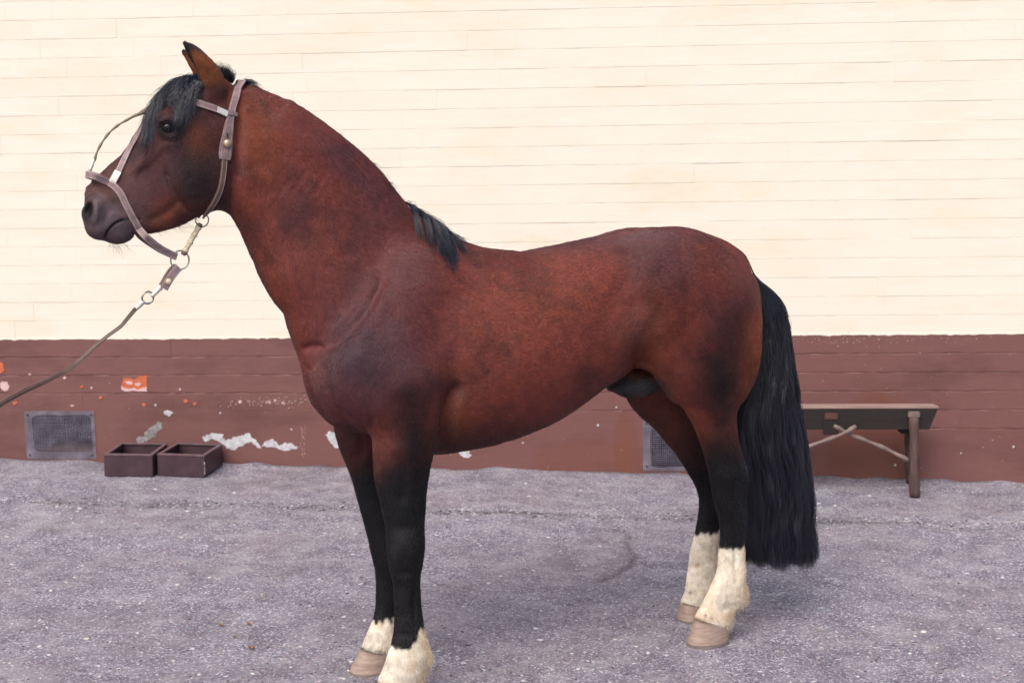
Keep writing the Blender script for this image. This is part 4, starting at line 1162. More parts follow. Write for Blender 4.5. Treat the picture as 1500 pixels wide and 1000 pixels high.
# ---- hooves
def m_hoof():
    m = mat_new('hoof_horn', (0.3, 0.22, 0.17), 0.6); n = NT(m)
    v = n.coord((1, 1, 6))
    a = n.noise(v, 22, 4, 0.6)
    n.col(n.mix((0.235, 0.160, 0.125), (0.38, 0.29, 0.235), n.ramp(a, [(0.3, 0.0), (0.7, 1.0)])))
    n.nrm(n.bump(a, 0.5, 0.003)); return m
HOOF = m_hoof(); SOLE = simple('hoof_wear_edge', (0.16, 0.12, 0.11), 0.8, 0.3, 60)
def hoof(c0, c1, g0, g1, vc, vg, wc, wg, h):
    """coronet front/rear and ground toe/heel photo points"""
    a = H(*c0, vc); b = H(*c1, vc); ga = H(*g0, vg)[0]; gb = H(*g1, vg)[0]
    W = h2w((ga+gb)/2, vg, 0); zg = gsurf(W[0], W[1])+0.0015
    V = []; F = []; N = 28; R = 9
    for i in range(R):
        t = i/(R-1)
        if t < .93: tt = t/.93
        else: tt = 1
        for k in range(N):
            th = 2*pi*k/N
            # front is toward -u
            ctu = -cos(th)*0.5; f = 0.5+ctu       # 0 front .. 1 rear
            uc = a[0]*(1-f)+b[0]*f; zc = a[1]*(1-f)+b[1]*f+0.004
            # rounder toe, flatter heel
            sq = abs(sin(th))**0.85*np.sign(sin(th))
            ug = ga*(1-f)+gb*f
            wv = (wc*(1-tt)+wg*tt)
            zt_ = zc*(1-t)+zg*t
            V.append(L3(uc*(1-tt)+ug*tt, (vc*(1-tt)+vg*tt)+sq*wv+0.0008*sin(i*2.0), zt_))
    for i in range(R-1):
        for k in range(N): F.append((i*N+k, i*N+(k+1) % N, (i+1)*N+(k+1) % N, (i+1)*N+k))
    F.append(tuple(range(N))); F.append(tuple((R-1)*N+k for k in range(N-1, -1, -1)))
    m = MB(); m.add(V, F); o = m.build('hoof', HOOF, HORSE, True)
    o.data.materials.append(SOLE)
    for p in o.data.polygons:
        if all(v >= (R-2)*N for v in p.vertices): p.material_index = 1
hoof((550, 1002), (613, 1009), (540, 1030), (612, 1031), VF['nf'], VF['nf'], .040, .056, 0)
hoof((529, 951), (572, 956), (512, 978), (570, 982), VF['ff'], VF['ff'], .038, .054, 0)
hoof((1018, 908), (1069, 914), (1008, 938), (1064, 939), VF['nh'], VF['nh'], .038, .052, 0)
hoof((999, 883), (1035, 888), (994, 904), (1028, 906), VF['fh'], VF['fh'], .037, .052, 0)

# ---- eyes
EYEM = mat_new('eye_wet_dark', (0.006, 0.004, 0.004), 0.10, 0, 0.35)
EYEM.node_tree.nodes['Principled BSDF'].inputs['Coat Weight'].default_value = 0.0
LIDM = mat_new('eyelid_skin', (0.010, 0.008, 0.010), 0.38, 0, 0.6)
ce = H(247.5, 187, 0.062)
for sg in (1, -1):
    m = MB(); m.sphere(L3(ce[0], sg*.0575, ce[1]), 0.0205, 28, 20, (1.12, 1, 0.92))
    m.build('eye', EYEM, HORSE, True)
print('hooves', round(time.time()-T0, 1))

# ---- short coat as real hair
def flow(PMx, V, Nn, col_):
    ctl = np.array([
        # px, py, dx, dy (photo directions of the lie of the coat)
        (250, 150, -.5, .8), (200, 220, -.6, .8), (150, 290, -.6, .8), (150, 340, -.6, .5), (285, 265, .2, 1), (300, 180, .3, 1), (240, 310, -.3, .9), (305, 90, .05, -1), (330, 130, .4, .6),
        (370, 180, .55, .85), (450, 230, .6, .8), (540, 290, .7, .8), (400, 350, .25, 1), (430, 450, .3, 1), (500, 400, .45, .9), (590, 350, .7, .7), (460, 540, .1, 1),
        (560, 480, .3, 1), (620, 420, .6, .85), (520, 580, .3, 1), (600, 600, .2, 1), (660, 480, .8, .6), (700, 400, .9, .5), (780, 450, .95, .35), (780, 560, .9, .45), (700, 620, .95, .3), (860, 400, 1, .2), (860, 520, .95, .1),
        (930, 480, .6, -.5), (960, 540, .3, .2), (960, 400, 1, .25), (1040, 380, .9, .5), (1080, 420, .6, .9), (1040, 480, .4, 1), (1100, 500, .3, 1), (1060, 580, .1, 1), (1000, 560, .2, 1), (1060, 650, .1, 1),
        (590, 750, 0, 1), (600, 900, 0, 1), (545, 750, .1, 1), (560, 900, 0, 1), (1070, 750, 0, 1), (1070, 880, .1, 1), (1030, 700, .1, 1), (1020, 850, -.1, 1), (940, 600, .4, 1)], float)
    d = ctl[:, 2:]/np.linalg.norm(ctl[:, 2:], axis=1)[:, None]
    D = np.zeros((len(PMx), 2)); Wt = np.zeros(len(PMx))
    for c, dd in zip(ctl, d):
        w_ = 1/((PMx[:, 0]-c[0])**2+(PMx[:, 1]-c[1])**2+200)**1.5
        D += w_[:, None]*dd; Wt += w_
    D /= np.linalg.norm(D, axis=1)[:, None]+1e-9
    return np.stack([D[:, 0], np.zeros(len(D)), -D[:, 1]], 1)
tri = np.vstack([BF[:, [0, 1, 2]], BF[:, [0, 2, 3]]])
ta = np.linalg.norm(np.cross(BL_[tri[:, 1]]-BL_[tri[:, 0]], BL_[tri[:, 2]]-BL_[tri[:, 0]]), axis=1)/2
NLs = BN*np.array([1, -1, 1])
def scatter(n, weight, seed):
    r = np.random.default_rng(seed)
    p = ta*weight[tri].mean(1); p /= p.sum()
    t = r.choice(len(tri), n, p=p)
    a = r.random(n); b = r.random(n); m = a+b > 1; a[m] = 1-a[m]; b[m] = 1-b[m]; c = 1-a-b
    def ip(A): return A[tri[t, 0]]*c[:, None]+A[tri[t, 1]]*a[:, None]+A[tri[t, 2]]*b[:, None]
    N = ip(NLs); N /= np.linalg.norm(N, axis=1)[:, None]+1e-9
    return ip(BL_), N, ip(col), ip(PM), r
eyed = np.sqrt(((PX-247)/17)**2+((PY-187)/12)**2)
nosd = np.sqrt(((PX-129)/8)**2+((PY-309)/17)**2)
wfur = np.where(headm & (eyed < 1) & (np.abs(BV[:, 1]) > .03), 0.0, 1.0)*np.where(headm & (nosd < 1), 0.0, 1.0)
wfur = wfur*np.where(BV[:, 1] < -0.05, 0.55, 1.0)*np.where(headm, 1.9, 1.0)
wfur = np.where(headm & (PY > 300) & (PX < 190), wfur*0.5, wfur)
NF = 430000
P, N, Cc, M_, r = scatter(NF, wfur, 3)
Fd = flow(M_, P, N, Cc)
Fd = Fd+0.15*r.normal(size=Fd.shape)+0.25*np.stack([vnoise(P, 14, 51), vnoise(P, 14, 52), vnoise(P, 14, 53)], 1)
Fd -= N*np.einsum('ij,ij->i', Fd, N)[:, None]; Fd /= np.linalg.norm(Fd, axis=1)[:, None]+1e-9
hd_ = M_[:, 0] < 335
legm = P[:, 2] < 0.62
Lh = np.where(hd_, .0055, np.where(legm, .008, .0115))*r.uniform(.7, 1.3, NF)
Lh = np.where(hd_ & (M_[:, 0] < 190) & (M_[:, 1] > 290), .0025, Lh)
whtp = Cc.sum(1) > 0.7
Lh = np.where(whtp, Lh*1.5, Lh)
lift = (0.07+0.09*r.random(NF))
tip = P+Fd*Lh[:, None]+N*(Lh*lift)[:, None]
mid = P+Fd*(Lh*.5)[:, None]+N*(Lh*(lift*.75))[:, None]
pts = np.stack([P-N*.0008, mid, tip], 1)
cj = Cc*r.lognormal(0, 0.16, NF)[:, None]
tag(hair_obj('coat', pts, np.array([.00030, .00026, .00008]), FUR, HORSE, np.clip(cj, 0.003, .85)), kind='stuff')
# feathers on the fetlocks
wf = np.zeros(len(BV))
for (x, y, v, rad) in ((622, 950, VF['nf'], .045), (620, 965, VF['nf'], .04), (575, 938, VF['ff'], .03), (1088, 870, VF['nh'], .035), (1044, 862, VF['fh'], .03)):
    u_, z_ = H(x, y, v); wf += np.exp(-((BV[:, 0]-u_)**2+(BV[:, 2]-z_)**2+0.5*(BV[:, 1]-v)**2)/rad**2)
for (x, y, v, rad) in ((1030, 905, VF['nh'], .05), (1060, 910, VF['nh'], .04), (550, 950, VF['ff'], .04), (580, 1000, VF['nf'], .05), (1015, 880, VF['fh'], .04)):
    u_, z_ = H(x, y, v); wf += .5*np.exp(-((BV[:, 0]-u_)**2+2*(BV[:, 2]-z_)**2+(BV[:, 1]-v)**2)/rad**2)
P, N, Cc, M_, r = scatter(7000, wf+1e-7, 9)
D_ = np.array([0.15, 0, -1.0])+N*0.30+0.20*r.normal(size=P.shape); D_ /= np.linalg.norm(D_, axis=1)[:, None]
Lh = r.uniform(.008, .022, len(P))*np.clip(0.55+N[:, 0]*0.9, .35, 1.2)
pts = np.stack([P-N*.001, P+D_*(Lh*.5)[:, None]+N*.003, P+D_*Lh[:, None]+np.array([0, 0, -.15])*Lh[:, None]], 1)
tag(hair_obj('fetlock_feather', pts, np.array([.00035, .0003, .00008]), FUR, HORSE, np.clip(Cc*r.lognormal(0, .15, len(P))[:, None], .01, .8)), kind='stuff')

# ---- long black hair
def strands(roots, guides, K, r, jit=0.004, clump=None):
    pass
def tail():
    r = np.random.default_rng(21)
    Lft = [(1098, 388), (1103, 420), (1110, 455), (1110, 495), (1103, 535), (1092, 575), (1082, 615), (1081, 655), (1089, 700), (1093, 748), (1092, 796), (1099, 836)]
    Rgt = [(1102, 386), (1127, 412), (1143, 445), (1152, 485), (1158, 530), (1164, 575), (1171, 620), (1177, 665), (1182, 712), (1186, 760), (1191, 803), (1194, 840)]
    vt = 0.0
    A = catmull(np.array([H(*p, vt) for p in Lft]), 34); B = catmull(np.array([H(*p, vt) for p in Rgt]), 34)
    n = 10500; K = 34
    # clumps
    nc = 170
    cr = r.random(nc); cv = r.uniform(-1, 1, nc); ph = r.uniform(0, 2*pi, (nc, 3)); am = r.uniform(.3, 1.5, (nc, 3))
    ci = r.integers(0, nc, n)
    fr = cr[ci]+r.normal(0, .016, n); fv = cv[ci]+r.normal(0, .07, n)
    loose = r.random(n) < .10
    fr = np.where(loose, r.random(n), fr); fv = np.where(loose, r.uniform(-1, 1, n), fv)
    fr = np.clip(fr, -.02, 1.02)
    t = np.linspace(0, 1, K)
    start = np.clip(r.beta(.7, 2.2, n)*.42, 0, .42)          # hair springs all along the dock
    end = 1-np.abs(r.normal(0, .016, n))-.03*np.abs(np.sin(ci*2.4))-(r.random(n) < .12)*r.random(n)*.35
    end = np.maximum(end-0.035*np.abs(fr-.35), start+.3)
    T = start[:, None]+(end-start)[:, None]*t[None]
    idx = T*(K-1); i0 = np.clip(idx.astype(int), 0, K-2); f = (idx-i0)[..., None]
    a = A[i0]*(1-f)+A[i0+1]*f; b = B[i0]*(1-f)+B[i0+1]*f
    # the lateral fraction opens out as the hair leaves the dock
    dock_f = 0.25
    op = np.clip((T-start[:, None])/.16, 0, 1); op = op*op*(3-2*op)
    frr = dock_f+(fr[:, None]-dock_f)*op
    c = a*(1-frr[..., None])+b*frr[..., None]
    thick = (0.020+0.085*np.clip(T*1.3, 0, 1)**.8-0.02*T)
    round_ = np.sqrt(np.clip(1-(2*np.clip(fr, 0, 1)-1)**2*.85, .15, 1))[:, None]
    v = fv[:, None]*thick*round_*op + 0.01*np.sin(T*3)
    wv = np.zeros_like(T)
    for q, (fq, aq) in enumerate(((2.2, .011), (5.0, .0062), (9.5, .0032))):
        wv += aq*am[ci, q][:, None]*np.sin(T*2*pi*fq*(0.8+.4*cr[ci])[:, None]+ph[ci, q][:, None])
    wv += r.normal(0, .0018, (n, 1))*T*3
    edge = np.clip(np.minimum(frr, 1-frr)*5, .25, 1)
    du = wv*op*T**.4*edge; dv = np.roll(wv, 7, 1)*op*T**.5
    fly = (r.random(n) < .05)[:, None]*np.cumsum(r.normal(0, .0022, (n, K)), 1)*T
    X = c[..., 0]+du+fly; Z = c[..., 1]+0.002*np.sin(T*20+ph[ci, 0][:, None])
    P = np.stack([X, -(v+dv+fly*.7), Z], -1)
    R = (0.00042*np.clip(1.15-t*.55, .3, 1))[None]*r.uniform(.7, 1.4, (n, 1)); R[:, -1] *= .4
    tag(hair_obj('tail', P, R, BLACKHAIR, HORSE), kind='stuff')
tail()
def locks(name, guide_list, n, spread, K=14, rad=.0004, mat=BLACKHAIR, seed=1, jit=.003, taper=True):
    """guide_list: list of local 3D polylines (u,v,z); strands run beside a randomly chosen blend of neighbours"""
    r = np.random.default_rng(seed)
    Gd = np.array([catmull(np.array(g, float), K) for g in guide_list])
    ng = len(Gd)
    x = r.random(n)*(ng-1); i = np.clip(x.astype(int), 0, ng-2); f = x-i
    f = f*f*(3-2*f) if ng > 2 else f
    base = Gd[i]*(1-f)[:, None, None]+Gd[i+1]*f[:, None, None]
    Lf = np.clip(1-np.abs(r.normal(0, .20, n))-(r.random(n) < .25)*r.random(n)*.35, .2, 1)
    t = np.linspace(0, 1, K)[None]*Lf[:, None]
    idx = t*(K-1); i0 = np.clip(idx.astype(int), 0, K-2); ff = (idx-i0)[..., None]
    P = np.take_along_axis(base, i0[..., None], 1)*(1-ff)+np.take_along_axis(base, (i0+1)[..., None], 1)*ff
    off = r.normal(0, 1, (n, 1, 3))*np.array(spread)
    cls = r.normal(0, 1, (45, 1, 3))[r.integers(0, 45, n)]*np.array(spread)*2.2
    P = P+off*(0.35+0.75*t[..., None])+cls*t[..., None]
    cl = r.integers(0, 30, n); ph = r.uniform(0, 6.28, (30, 3))
    P = P+jit*np.sin(t[..., None]*7+ph[cl][:, None, :])*t[..., None]
    P = P+np.cumsum(r.normal(0, .0005, P.shape), 1)*(1+4*(r.random((n, 1, 1)) < .05))
    Rr = np.broadcast_to(rad*np.clip(1.1-np.linspace(0, 1, K)*.8, .2, 1), (n, K))*r.uniform(.7, 1.3, (n, 1))
    P = P*np.array([1, -1, 1])
    return tag(hair_obj(name, P, Rr, mat, HORSE), kind='stuff')
def gs(L):                                             # (px,py,lift) -> on the body surface, lifted
    out = []; last = None
    for a, b, c in L:
        h = hit(a, b, 0.0)
        if h is None:
            v_ = -last[1] if last is not None else 0.0
            u_, z_ = H(a, b, v_); out.append((u_, v_, z_))
        else:
            p = h[0]+h[1]*c; out.append((p[0], -p[1], p[2])); last = p
    return out
def g3(L):                                             # (px,py,v) list -> local
    return [(*[H(a, b, c)[0]], c, H(a, b, c)[1]) for a, b, c in L]
# forelock: over the brow and down beside the eye
locks('forelock', [g3([(290, 114, .0), (266, 117, .0), (246, 128, .008), (231, 144, .015)])+gs([(222, 166, .004), (217, 185, .005), (214, 200, .004)]),
                   g3([(292, 112, .01), (272, 117, .015), (254, 130, .03)])+gs([(240, 148, .008), (229, 168, .006), (223, 190, .005), (219, 214, .003), (218, 238, .002)])], 700, (.005, .003, .005), K=18, seed=4, rad=.0006)
locks('forelock', [g3([(294, 112, .02), (276, 117, .03)])+gs([(258, 133, .008), (246, 146, .006), (236, 160, .005), (232, 168, .004)]),
                   g3([(296, 112, .025)])+gs([(280, 122, .010), (268, 136, .007), (258, 150, .006), (254, 160, .004)]),
                   gs([(290, 118, .012), (277, 132, .008), (268, 148, .006), (264, 164, .005), (262, 178, .004)])], 700, (.0045, .003, .004), K=16, seed=14, rad=.0006)
locks('forelock', [gs([(292, 118, .012), (279, 132, .008), (271, 150, .006), (267, 168, .005), (265, 184, .004), (264, 196, .003)]),
                   gs([(294, 120, .010), (284, 136, .008), (279, 150, .006), (277, 164, .005), (276, 174, .004)]),
                   gs([(296, 122, .008), (288, 138, .006), (286, 152, .005), (286, 165, .004)])], 600, (.005, .003, .004), K=16, seed=15, rad=.0006)
locks('forelock', [gs([(280, 140, .006), (270, 170, .006), (268, 200, .004), (270, 240, .002)]), gs([(262, 150, .008), (256, 180, .012), (252, 210, .008), (252, 245, .002)])], 60, (.006, .003, .004), K=14, seed=16, rad=.0003)
locks('forelock', [g3([(292, 112, -.01), (258, 118, -.03), (238, 140, -.045), (228, 170, -.055), (220, 200, -.055)]),
                   g3([(294, 112, -.01), (266, 116, -.045), (250, 140, -.07), (242, 165, -.080), (236, 195, -.080)])], 700, (.004, .004, .004), K=14, seed=5)
locks('forelock', [g3([(276, 113, .0), (252, 122, .0), (230, 142, .0), (214, 170, .01), (210, 200, .02)]), g3([(280, 113, .01), (256, 122, .02), (240, 140, .05), (230, 170, .07), (222, 210, .075), (220, 235, .07)])], 160, (.006, .006, .006), K=16, seed=31, rad=.00028)
# short tuft behind the ears, bridle path stubble
locks('poll_tuft', [g3([(318, 116, .0), (322, 104, .0), (316, 98, .01), (310, 95, .01)]), g3([(330, 118, .0), (334, 106, .0), (328, 101, .01), (320, 97, .01)]), g3([(340, 122, .0), (341, 112, .01), (335, 106, .02), (328, 103, .02)])], 420, (.005, .008, .003), K=8, seed=6)
locks('poll_tuft', [g3([(356, 124, .0), (358, 118, .0), (364, 119, .0), (370, 124, .0)]), g3([(362, 126, .0), (366, 120, .0), (372, 123, .0), (378, 129, .0)])], 260, (.003, .008, .002), K=8, seed=7)
# mane: falls on the far side of the crest
crest = [(372, 121), (400, 137), (440, 157), (480, 182), (515, 209), (545, 236), (570, 264), (588, 290)]
gl = []
for (x, y) in crest:
    gl.append(g3([(x-1, y+15, -.018), (x+0, y+18, -.04), (x+3, y+36, -.08), (x+6, y+70, -.115), (x+10, y+120, -.135), (x+12, y+150, -.14)]))
locks('mane', gl, 5200, (.006, .006, .008), K=16, seed=8, jit=.006)
# low ridge of hair roots along the crest
locks('crest_stubble', [g3([(x, y+6, -.004), (x+2, y+4, -.010), (x+5, y+8, -.02)]) for x, y in crest], 700, (.002, .005, .0015), K=5, seed=9, rad=.0003)
# tuft over the withers, falling to the near side in separate locks
for q_, (rt, pth, nn) in enumerate([((594, 296), [(600, 300, .006), (604, 316, .012), (609, 334, .012), (612, 352, .006)], 190),
                      ((598, 298), [(608, 304, .010), (617, 322, .016), (624, 342, .014), (628, 362, .006)], 190),
                      ((604, 302), [(617, 311, .012), (630, 330, .018), (642, 354, .014), (648, 382, .006)], 230),
                      ((610, 307), [(624, 317, .012), (640, 336, .018), (652, 362, .014), (657, 398, .005)], 230),
                      ((620, 314), [(636, 325, .010), (652, 342, .012), (661, 366, .010), (662, 404, .004)], 150),
                      ((628, 321), [(644, 333, .008), (660, 345, .010), (672, 360, .006), (681, 376, .003)], 130),
                      ((638, 328), [(652, 338, .006), (668, 348, .006), (684, 360, .004)], 70)]):
    off_ = [(a+2.0, b+1.0, c) for a, b, c in pth]
    locks('wither_tuft', [g3([(*rt, .0)])+gs(pth), g3([(rt[0]+3, rt[1]+2, .0)])+gs(off_)], nn, (.0022, .004, .0028), K=16, seed=50+q_, jit=.004, rad=.0006)
locks('wither_tuft', [g3([(600, 298, .0)])+gs([(612, 312, .010), (628, 340, .014), (640, 370, .010), (648, 400, .003)]), g3([(626, 318, .0)])+gs([(646, 334, .010), (662, 356, .010), (672, 380, .004)])], 260, (.010, .004, .006), K=16, seed=32, jit=.008, rad=.00032)
# whiskers of the chin and long hairs under the jaw
locks('whiskers', [g3([(160, 357, .01), (162, 363, .012), (164, 372, .012)]), g3([(172, 359, .01), (174, 368, .01), (176, 380, .01)]), g3([(186, 357, .01), (188, 366, .01), (190, 374, .01)])], 34, (.006, .012, .002), K=6, seed=11, rad=.00022, mat=PALEHAIR)
locks('jaw_hair', [g3([(226, 335, .0), (229, 342, .0), (233, 347, .0)]), g3([(256, 328, .0), (261, 335, .0), (267, 341, .0)]), g3([(284, 316, .0), (290, 323, .0), (296, 329, .0)])], 110, (.010, .014, .003), K=5, seed=12, rad=.0002, mat=PALEHAIR)
# eyelashes
locks('eyelashes', [g3([(236, 180, .085), (230, 182, .095), (226, 187, .10)]), g3([(248, 177, .088), (245, 179, .10), (242, 184, .108)]), g3([(260, 181, .086), (260, 183, .097), (260, 188, .104)])], 60, (.001, .001, .001), K=5, seed=13, rad=.0002)
print('hair', round(time.time()-T0, 1))

# ================================================================ HALTER AND REIN
def surf_path(L, K, lift):
    """L: photo points, optional lateral v as third value where there is no surface; returns local points and outward normals"""
    Q = catmull(np.array([(p[0], p[1]) for p in L], float), K)
    fv = np.interp(np.linspace(0, 1, K), np.linspace(0, 1, len(L)), [p[2] if len(p) > 2 else np.nan for p in L])
    P = []; Nn = []
    for i in range(K):
        h = hit(Q[i, 0], Q[i, 1], lift) if not (len(L[0]) > 2 and not np.isnan(fv[i])) else None
        if h is None:
            v_ = fv[i] if not np.isnan(fv[i]) else (-P[-1][1] if P else 0.0)
            u_, z_ = H(Q[i, 0], Q[i, 1], v_); P.append(np.array((u_, -v_, z_))); Nn.append(Nn[-1] if Nn else np.array((0, -1.0, 0)))
        else: P.append(h[0]); Nn.append(h[1])
    P = np.array(P); Nn = np.array(Nn)
    for _ in range(3):
        P[1:-1] = (P[:-2]+2*P[1:-1]+P[2:])/4; Nn[1:-1] = (Nn[:-2]+2*Nn[1:-1]+Nn[2:])/4
    return P, Nn/np.linalg.norm(Nn, axis=1)[:, None]
def ribbon(P, Nn, width, th, taperw=None):
    n = len(P); m = MB(); V = []; F = []
    T = np.gradient(P, axis=0); T /= np.linalg.norm(T, axis=1)[:, None]+1e-9
    S_ = np.cross(T, Nn); S_ /= np.linalg.norm(S_, axis=1)[:, None]+1e-9
    N2 = np.cross(S_, T)
    sg = np.sign(np.einsum('ij,ij->i', N2, Nn)); N2 *= sg[:, None]
    w = np.full(n, width/2) if taperw is None else np.asarray(taperw)/2
    prof = [(-1, -.5), (-1, .25), (-.88, .5), (.88, .5), (1, .25), (1, -.5)]
    for i in range(n):
        for a, b in prof: V.append(P[i]+S_[i]*a*w[i]+N2[i]*b*th)
    k = len(prof)
    for i in range(n-1):
        for q in range(k): F.append((i*k+q, i*k+(q+1) % k, (i+1)*k+(q+1) % k, (i+1)*k+q))
    F.append(tuple(range(k-1, -1, -1))); F.append(tuple((n-1)*k+q for q in range(k)))
    m.add(V, F); return m, S_, N2, w
HALTER = empty('halter', tuple(HO), PSI)
tag(HALTER, 'dusty brown stitched leather halter with pale clips on the head of the horse', 'halter')
def strap(name, L, width, mat=None, lift=0.003, th=0.003, K=40, parent=None, stitch=True, widths=None, mirror=False, label=None):
    P, Nn = surf_path(L, K, lift) if not isinstance(L, tuple) else L
    outs = []
    for mir in ((0, 1) if mirror else (0,)):
        Pm = P*np.array([1, -1, 1]) if mir else P; Nm = Nn*np.array([1, -1, 1]) if mir else Nn
        m, S_, N2, w = ribbon(Pm, Nm, width, th, widths)
        o = m.build(name, mat or LEATHER, parent or HALTER)
        if stitch:
            ms = MB(); d = np.concatenate([[0], np.cumsum(np.linalg.norm(np.diff(Pm, axis=0), axis=1))])
            for e in (-.70, .70):
                s0 = 0.002
                while s0 < d[-1]-.004:
                    q = []
                    for s_ in (s0, s0+.0042):
                        c = np.array([np.interp(s_, d, Pm[:, k]) for k in range(3)]); a = np.array([np.interp(s_, d, S_[:, k]) for k in range(3)])
                        nn = np.array([np.interp(s_, d, N2[:, k]) for k in range(3)]); ww = np.interp(s_, d, w)
                        q += [c+a*(e*ww-.0009)+nn*(th*.5+.0006), c+a*(e*ww+.0009)+nn*(th*.5+.0006), c+a*(e*ww)+nn*(th*.5-.0006)]
                    ms.add(q, [(0, 1, 4, 3), (1, 2, 5, 4), (2, 0, 3, 5), (0, 2, 1), (3, 4, 5)]); s0 += .0062
            st_ = ms.build('stitching', STITCH, o)
        outs.append((o, Pm, Nm))
    return outs
# crown over the poll, down behind the ear, widening to the buttoned tab
pl_, nl_ = surf_path([(349, 126), (345, 140), (340, 158), (336, 176), (333, 196), (330.5, 214), (328.5, 234)], 44, .004)
topc = np.array(L3(*[H(352.5, 119, 0)[0], 0, H(352.5, 119, 0)[1]+.002]))
up_ = [topc, np.array([topc[0]-.001, -.022, topc[2]-.003])]
PP = np.vstack([np.array(up_), pl_[2:]]); NN_ = np.vstack([[(0, -.05, 1), (0, -.5, .86)], nl_[2:]])
PP = catmull(PP, 50); NN_ = catmull(NN_, 50); NN_ /= np.linalg.norm(NN_, axis=1)[:, None]
tt = np.linspace(0, 1, 50)
wd_ = np.interp(tt, [0, .45, .55, .82, .97, 1], [.0225, .0225, .024, .041, .041, .036])
strap('crown_strap', (PP, NN_), .022, widths=wd_, mirror=True, th=.0038)
strap('throat_strap', [(328.5, 232), (326.5, 255), (322, 278), (313, 297), (303, 311), (297, 320)], .0195, mat=LEATHERD, lift=.003, mirror=True, K=30)
strap('brow_band', [(268, 146), (280, 148), (290, 151.5), (304, 156), (317, 161)], .0205, mirror=True, lift=.006, K=24)
strap('white_clip', [(316.5, 161), (323, 164), (332, 168)], .019, mat=CLIP, lift=.0065, th=.005, stitch=False, mirror=True, K=10)
strap('keeper_loop', [(345, 168.5), (339, 167.5), (332, 166)], .012, lift=.0085, th=.003, stitch=False, mirror=True, K=10)
strap('cheek_piece', [(221, 162), (216, 172), (207, 190), (197, 209), (189, 222), (181, 237), (173, 253)], .0185, mirror=True, lift=.004, K=36)
strap('white_clip', [(173.5, 252), (169, 260), (164, 268)], .021, mat=CLIP, lift=.006, th=.005, stitch=False, mirror=True, K=8)
# noseband: front loop stands off the nose ridge
h1 = surf_path([(150, 262), (157, 266.5), (166, 272), (176, 283), (185, 301), (195, 320), (203, 334)], 40, .0045)
fr = H(128, 256, 0.0)
f0 = np.array([fr[0], 0.0, fr[1]]); f1 = np.array([H(131, 256, .03)[0], -.030, H(131, 256, .03)[1]]); f2 = np.array([H(140, 258.5, .045)[0], -.045, H(140, 258.5, .045)[1]])
r3 = [np.array(L3(H(x, y, v)[0], v, H(x, y, v)[1])) for x, y, v in ((213, 346, .048), (224, 356, .036), (238, 366, .022), (250, 372, .010), (259, 376, .003))]
PP = catmull(np.vstack([[f0, f1, f2], h1[0][4:], r3]), 64)
nr = np.vstack([[(-1, -.05, .1), (-.75, -.6, .2), (-.35, -.9, .2)], h1[1][4:], [(0, -.97, -.2)]*3, [(-.1, -.95, .2)]*2])
NN_ = catmull(nr, 64); NN_ /= np.linalg.norm(NN_, axis=1)[:, None]
strap('noseband', (PP, NN_), .0215, mirror=True, th=.0045)
# curved cord from the top of the nose up to the brow
def cordpts(L): return [L3(H(x, y, v)[0], v, H(x, y, v)[1]) for x, y, v in L]
m = MB(); q = catmull(np.array(cordpts([(138.5, 236, .0), (141, 226, 0), (147, 213, 0), (158, 197, 0), (171, 185, 0), (184, 177, 0), (197, 170, 0), (207, 166, 0), (218, 160, 0)])), 44)
m.tube([tuple(x) for x in q], [.0034+.0008*sin(i*.9) if i < 32 else .0034+.0035*(i-32)/12 for i in range(44)], 8); m.build('nose_cord', ROPE, HALTER, True)
m = MB(); q = catmull(np.array(cordpts([(131.5, 250, 0), (134, 244, 0), (137, 236, 0), (138, 233, 0)])), 10)
m.tube([tuple(x) for x in q], [.0055, .0055, .005, .0052, .0055, .005, .0046, .005, .0045, .0035], 10); m.build('cord_ferrule', CLIP, HALTER, True)
m = MB(); q = catmull(np.array(cordpts([(203, 168, 0), (210, 164, .0), (218, 160, 0), (226, 156, .0)])), 8)
m.tube([tuple(x) for x in q], [.0045, .006, .0075, .008, .008, .008, .008, .006], 8); m.build('cord_end', ROPE, HALTER, True)
# button on the tab
hb = hit(331, 210, .010)
m = MB(); m.sphere(tuple(hb[0]), .0125, 18, 12, (1, .75, 1)); m.build('button', BRASS, HALTER, True)
m = MB(); m.sphere(tuple(hb[0]*np.array([1, -1, 1])), .0125, 18, 12, (1, .75, 1)); m.build('button', BRASS, HALTER, True)
hb = hit(331.5, 198, .0072)
m = MB(); m.sphere(tuple(hb[0]), .0022, 8, 6, (1, .5, 4.0)); m.build('slot', VOID, HALTER, True)  # dark bead gives the slit its shade by colour
# rings and the knotted bone-coloured link
def ring(cx, cy, v, r_, wire, tiltv=0.0, name='ring', mat=None, parent=None):
    c = np.array(L3(H(cx, cy, v)[0], v, H(cx, cy, v)[1])); m = MB(); Pp = []
    for k in range(32):
        a = 2*pi*k/32; Pp.append((c[0]+r_*cos(a), c[1]+tiltv*r_*cos(a+.6), c[2]+r_*sin(a)))
    m.tube(Pp, wire, 8, closed=True); return m.build(name, mat or RINGM, parent or HALTER, True), c
rT, cT = ring(296, 322.5, .012, .0205, .0022, .25)
rB, cB = ring(263.5, 381, .0, .0285, .0026, .2)
a = np.array(L3(H(291.5, 332, .006)[0], .006, H(291.5, 332, .006)[1])); b = np.array(L3(H(270.5, 369, .003)[0], .003, H(270.5, 369, .003)[1]))
m = MB(); n_ = 40; rad = []
for i in range(n_):
    t = i/(n_-1); rad.append(.0078+.0026*(np.exp(-((t-.33)/.035)**2)+np.exp(-((t-.62)/.035)**2)+np.exp(-((t-.05)/.04)**2)+np.exp(-((t-.95)/.04)**2)))
m.tube([tuple(a+(b-a)*i/(n_-1)) for i in range(n_)], rad, 12); m.build('bone_link', BONE, HALTER, True)
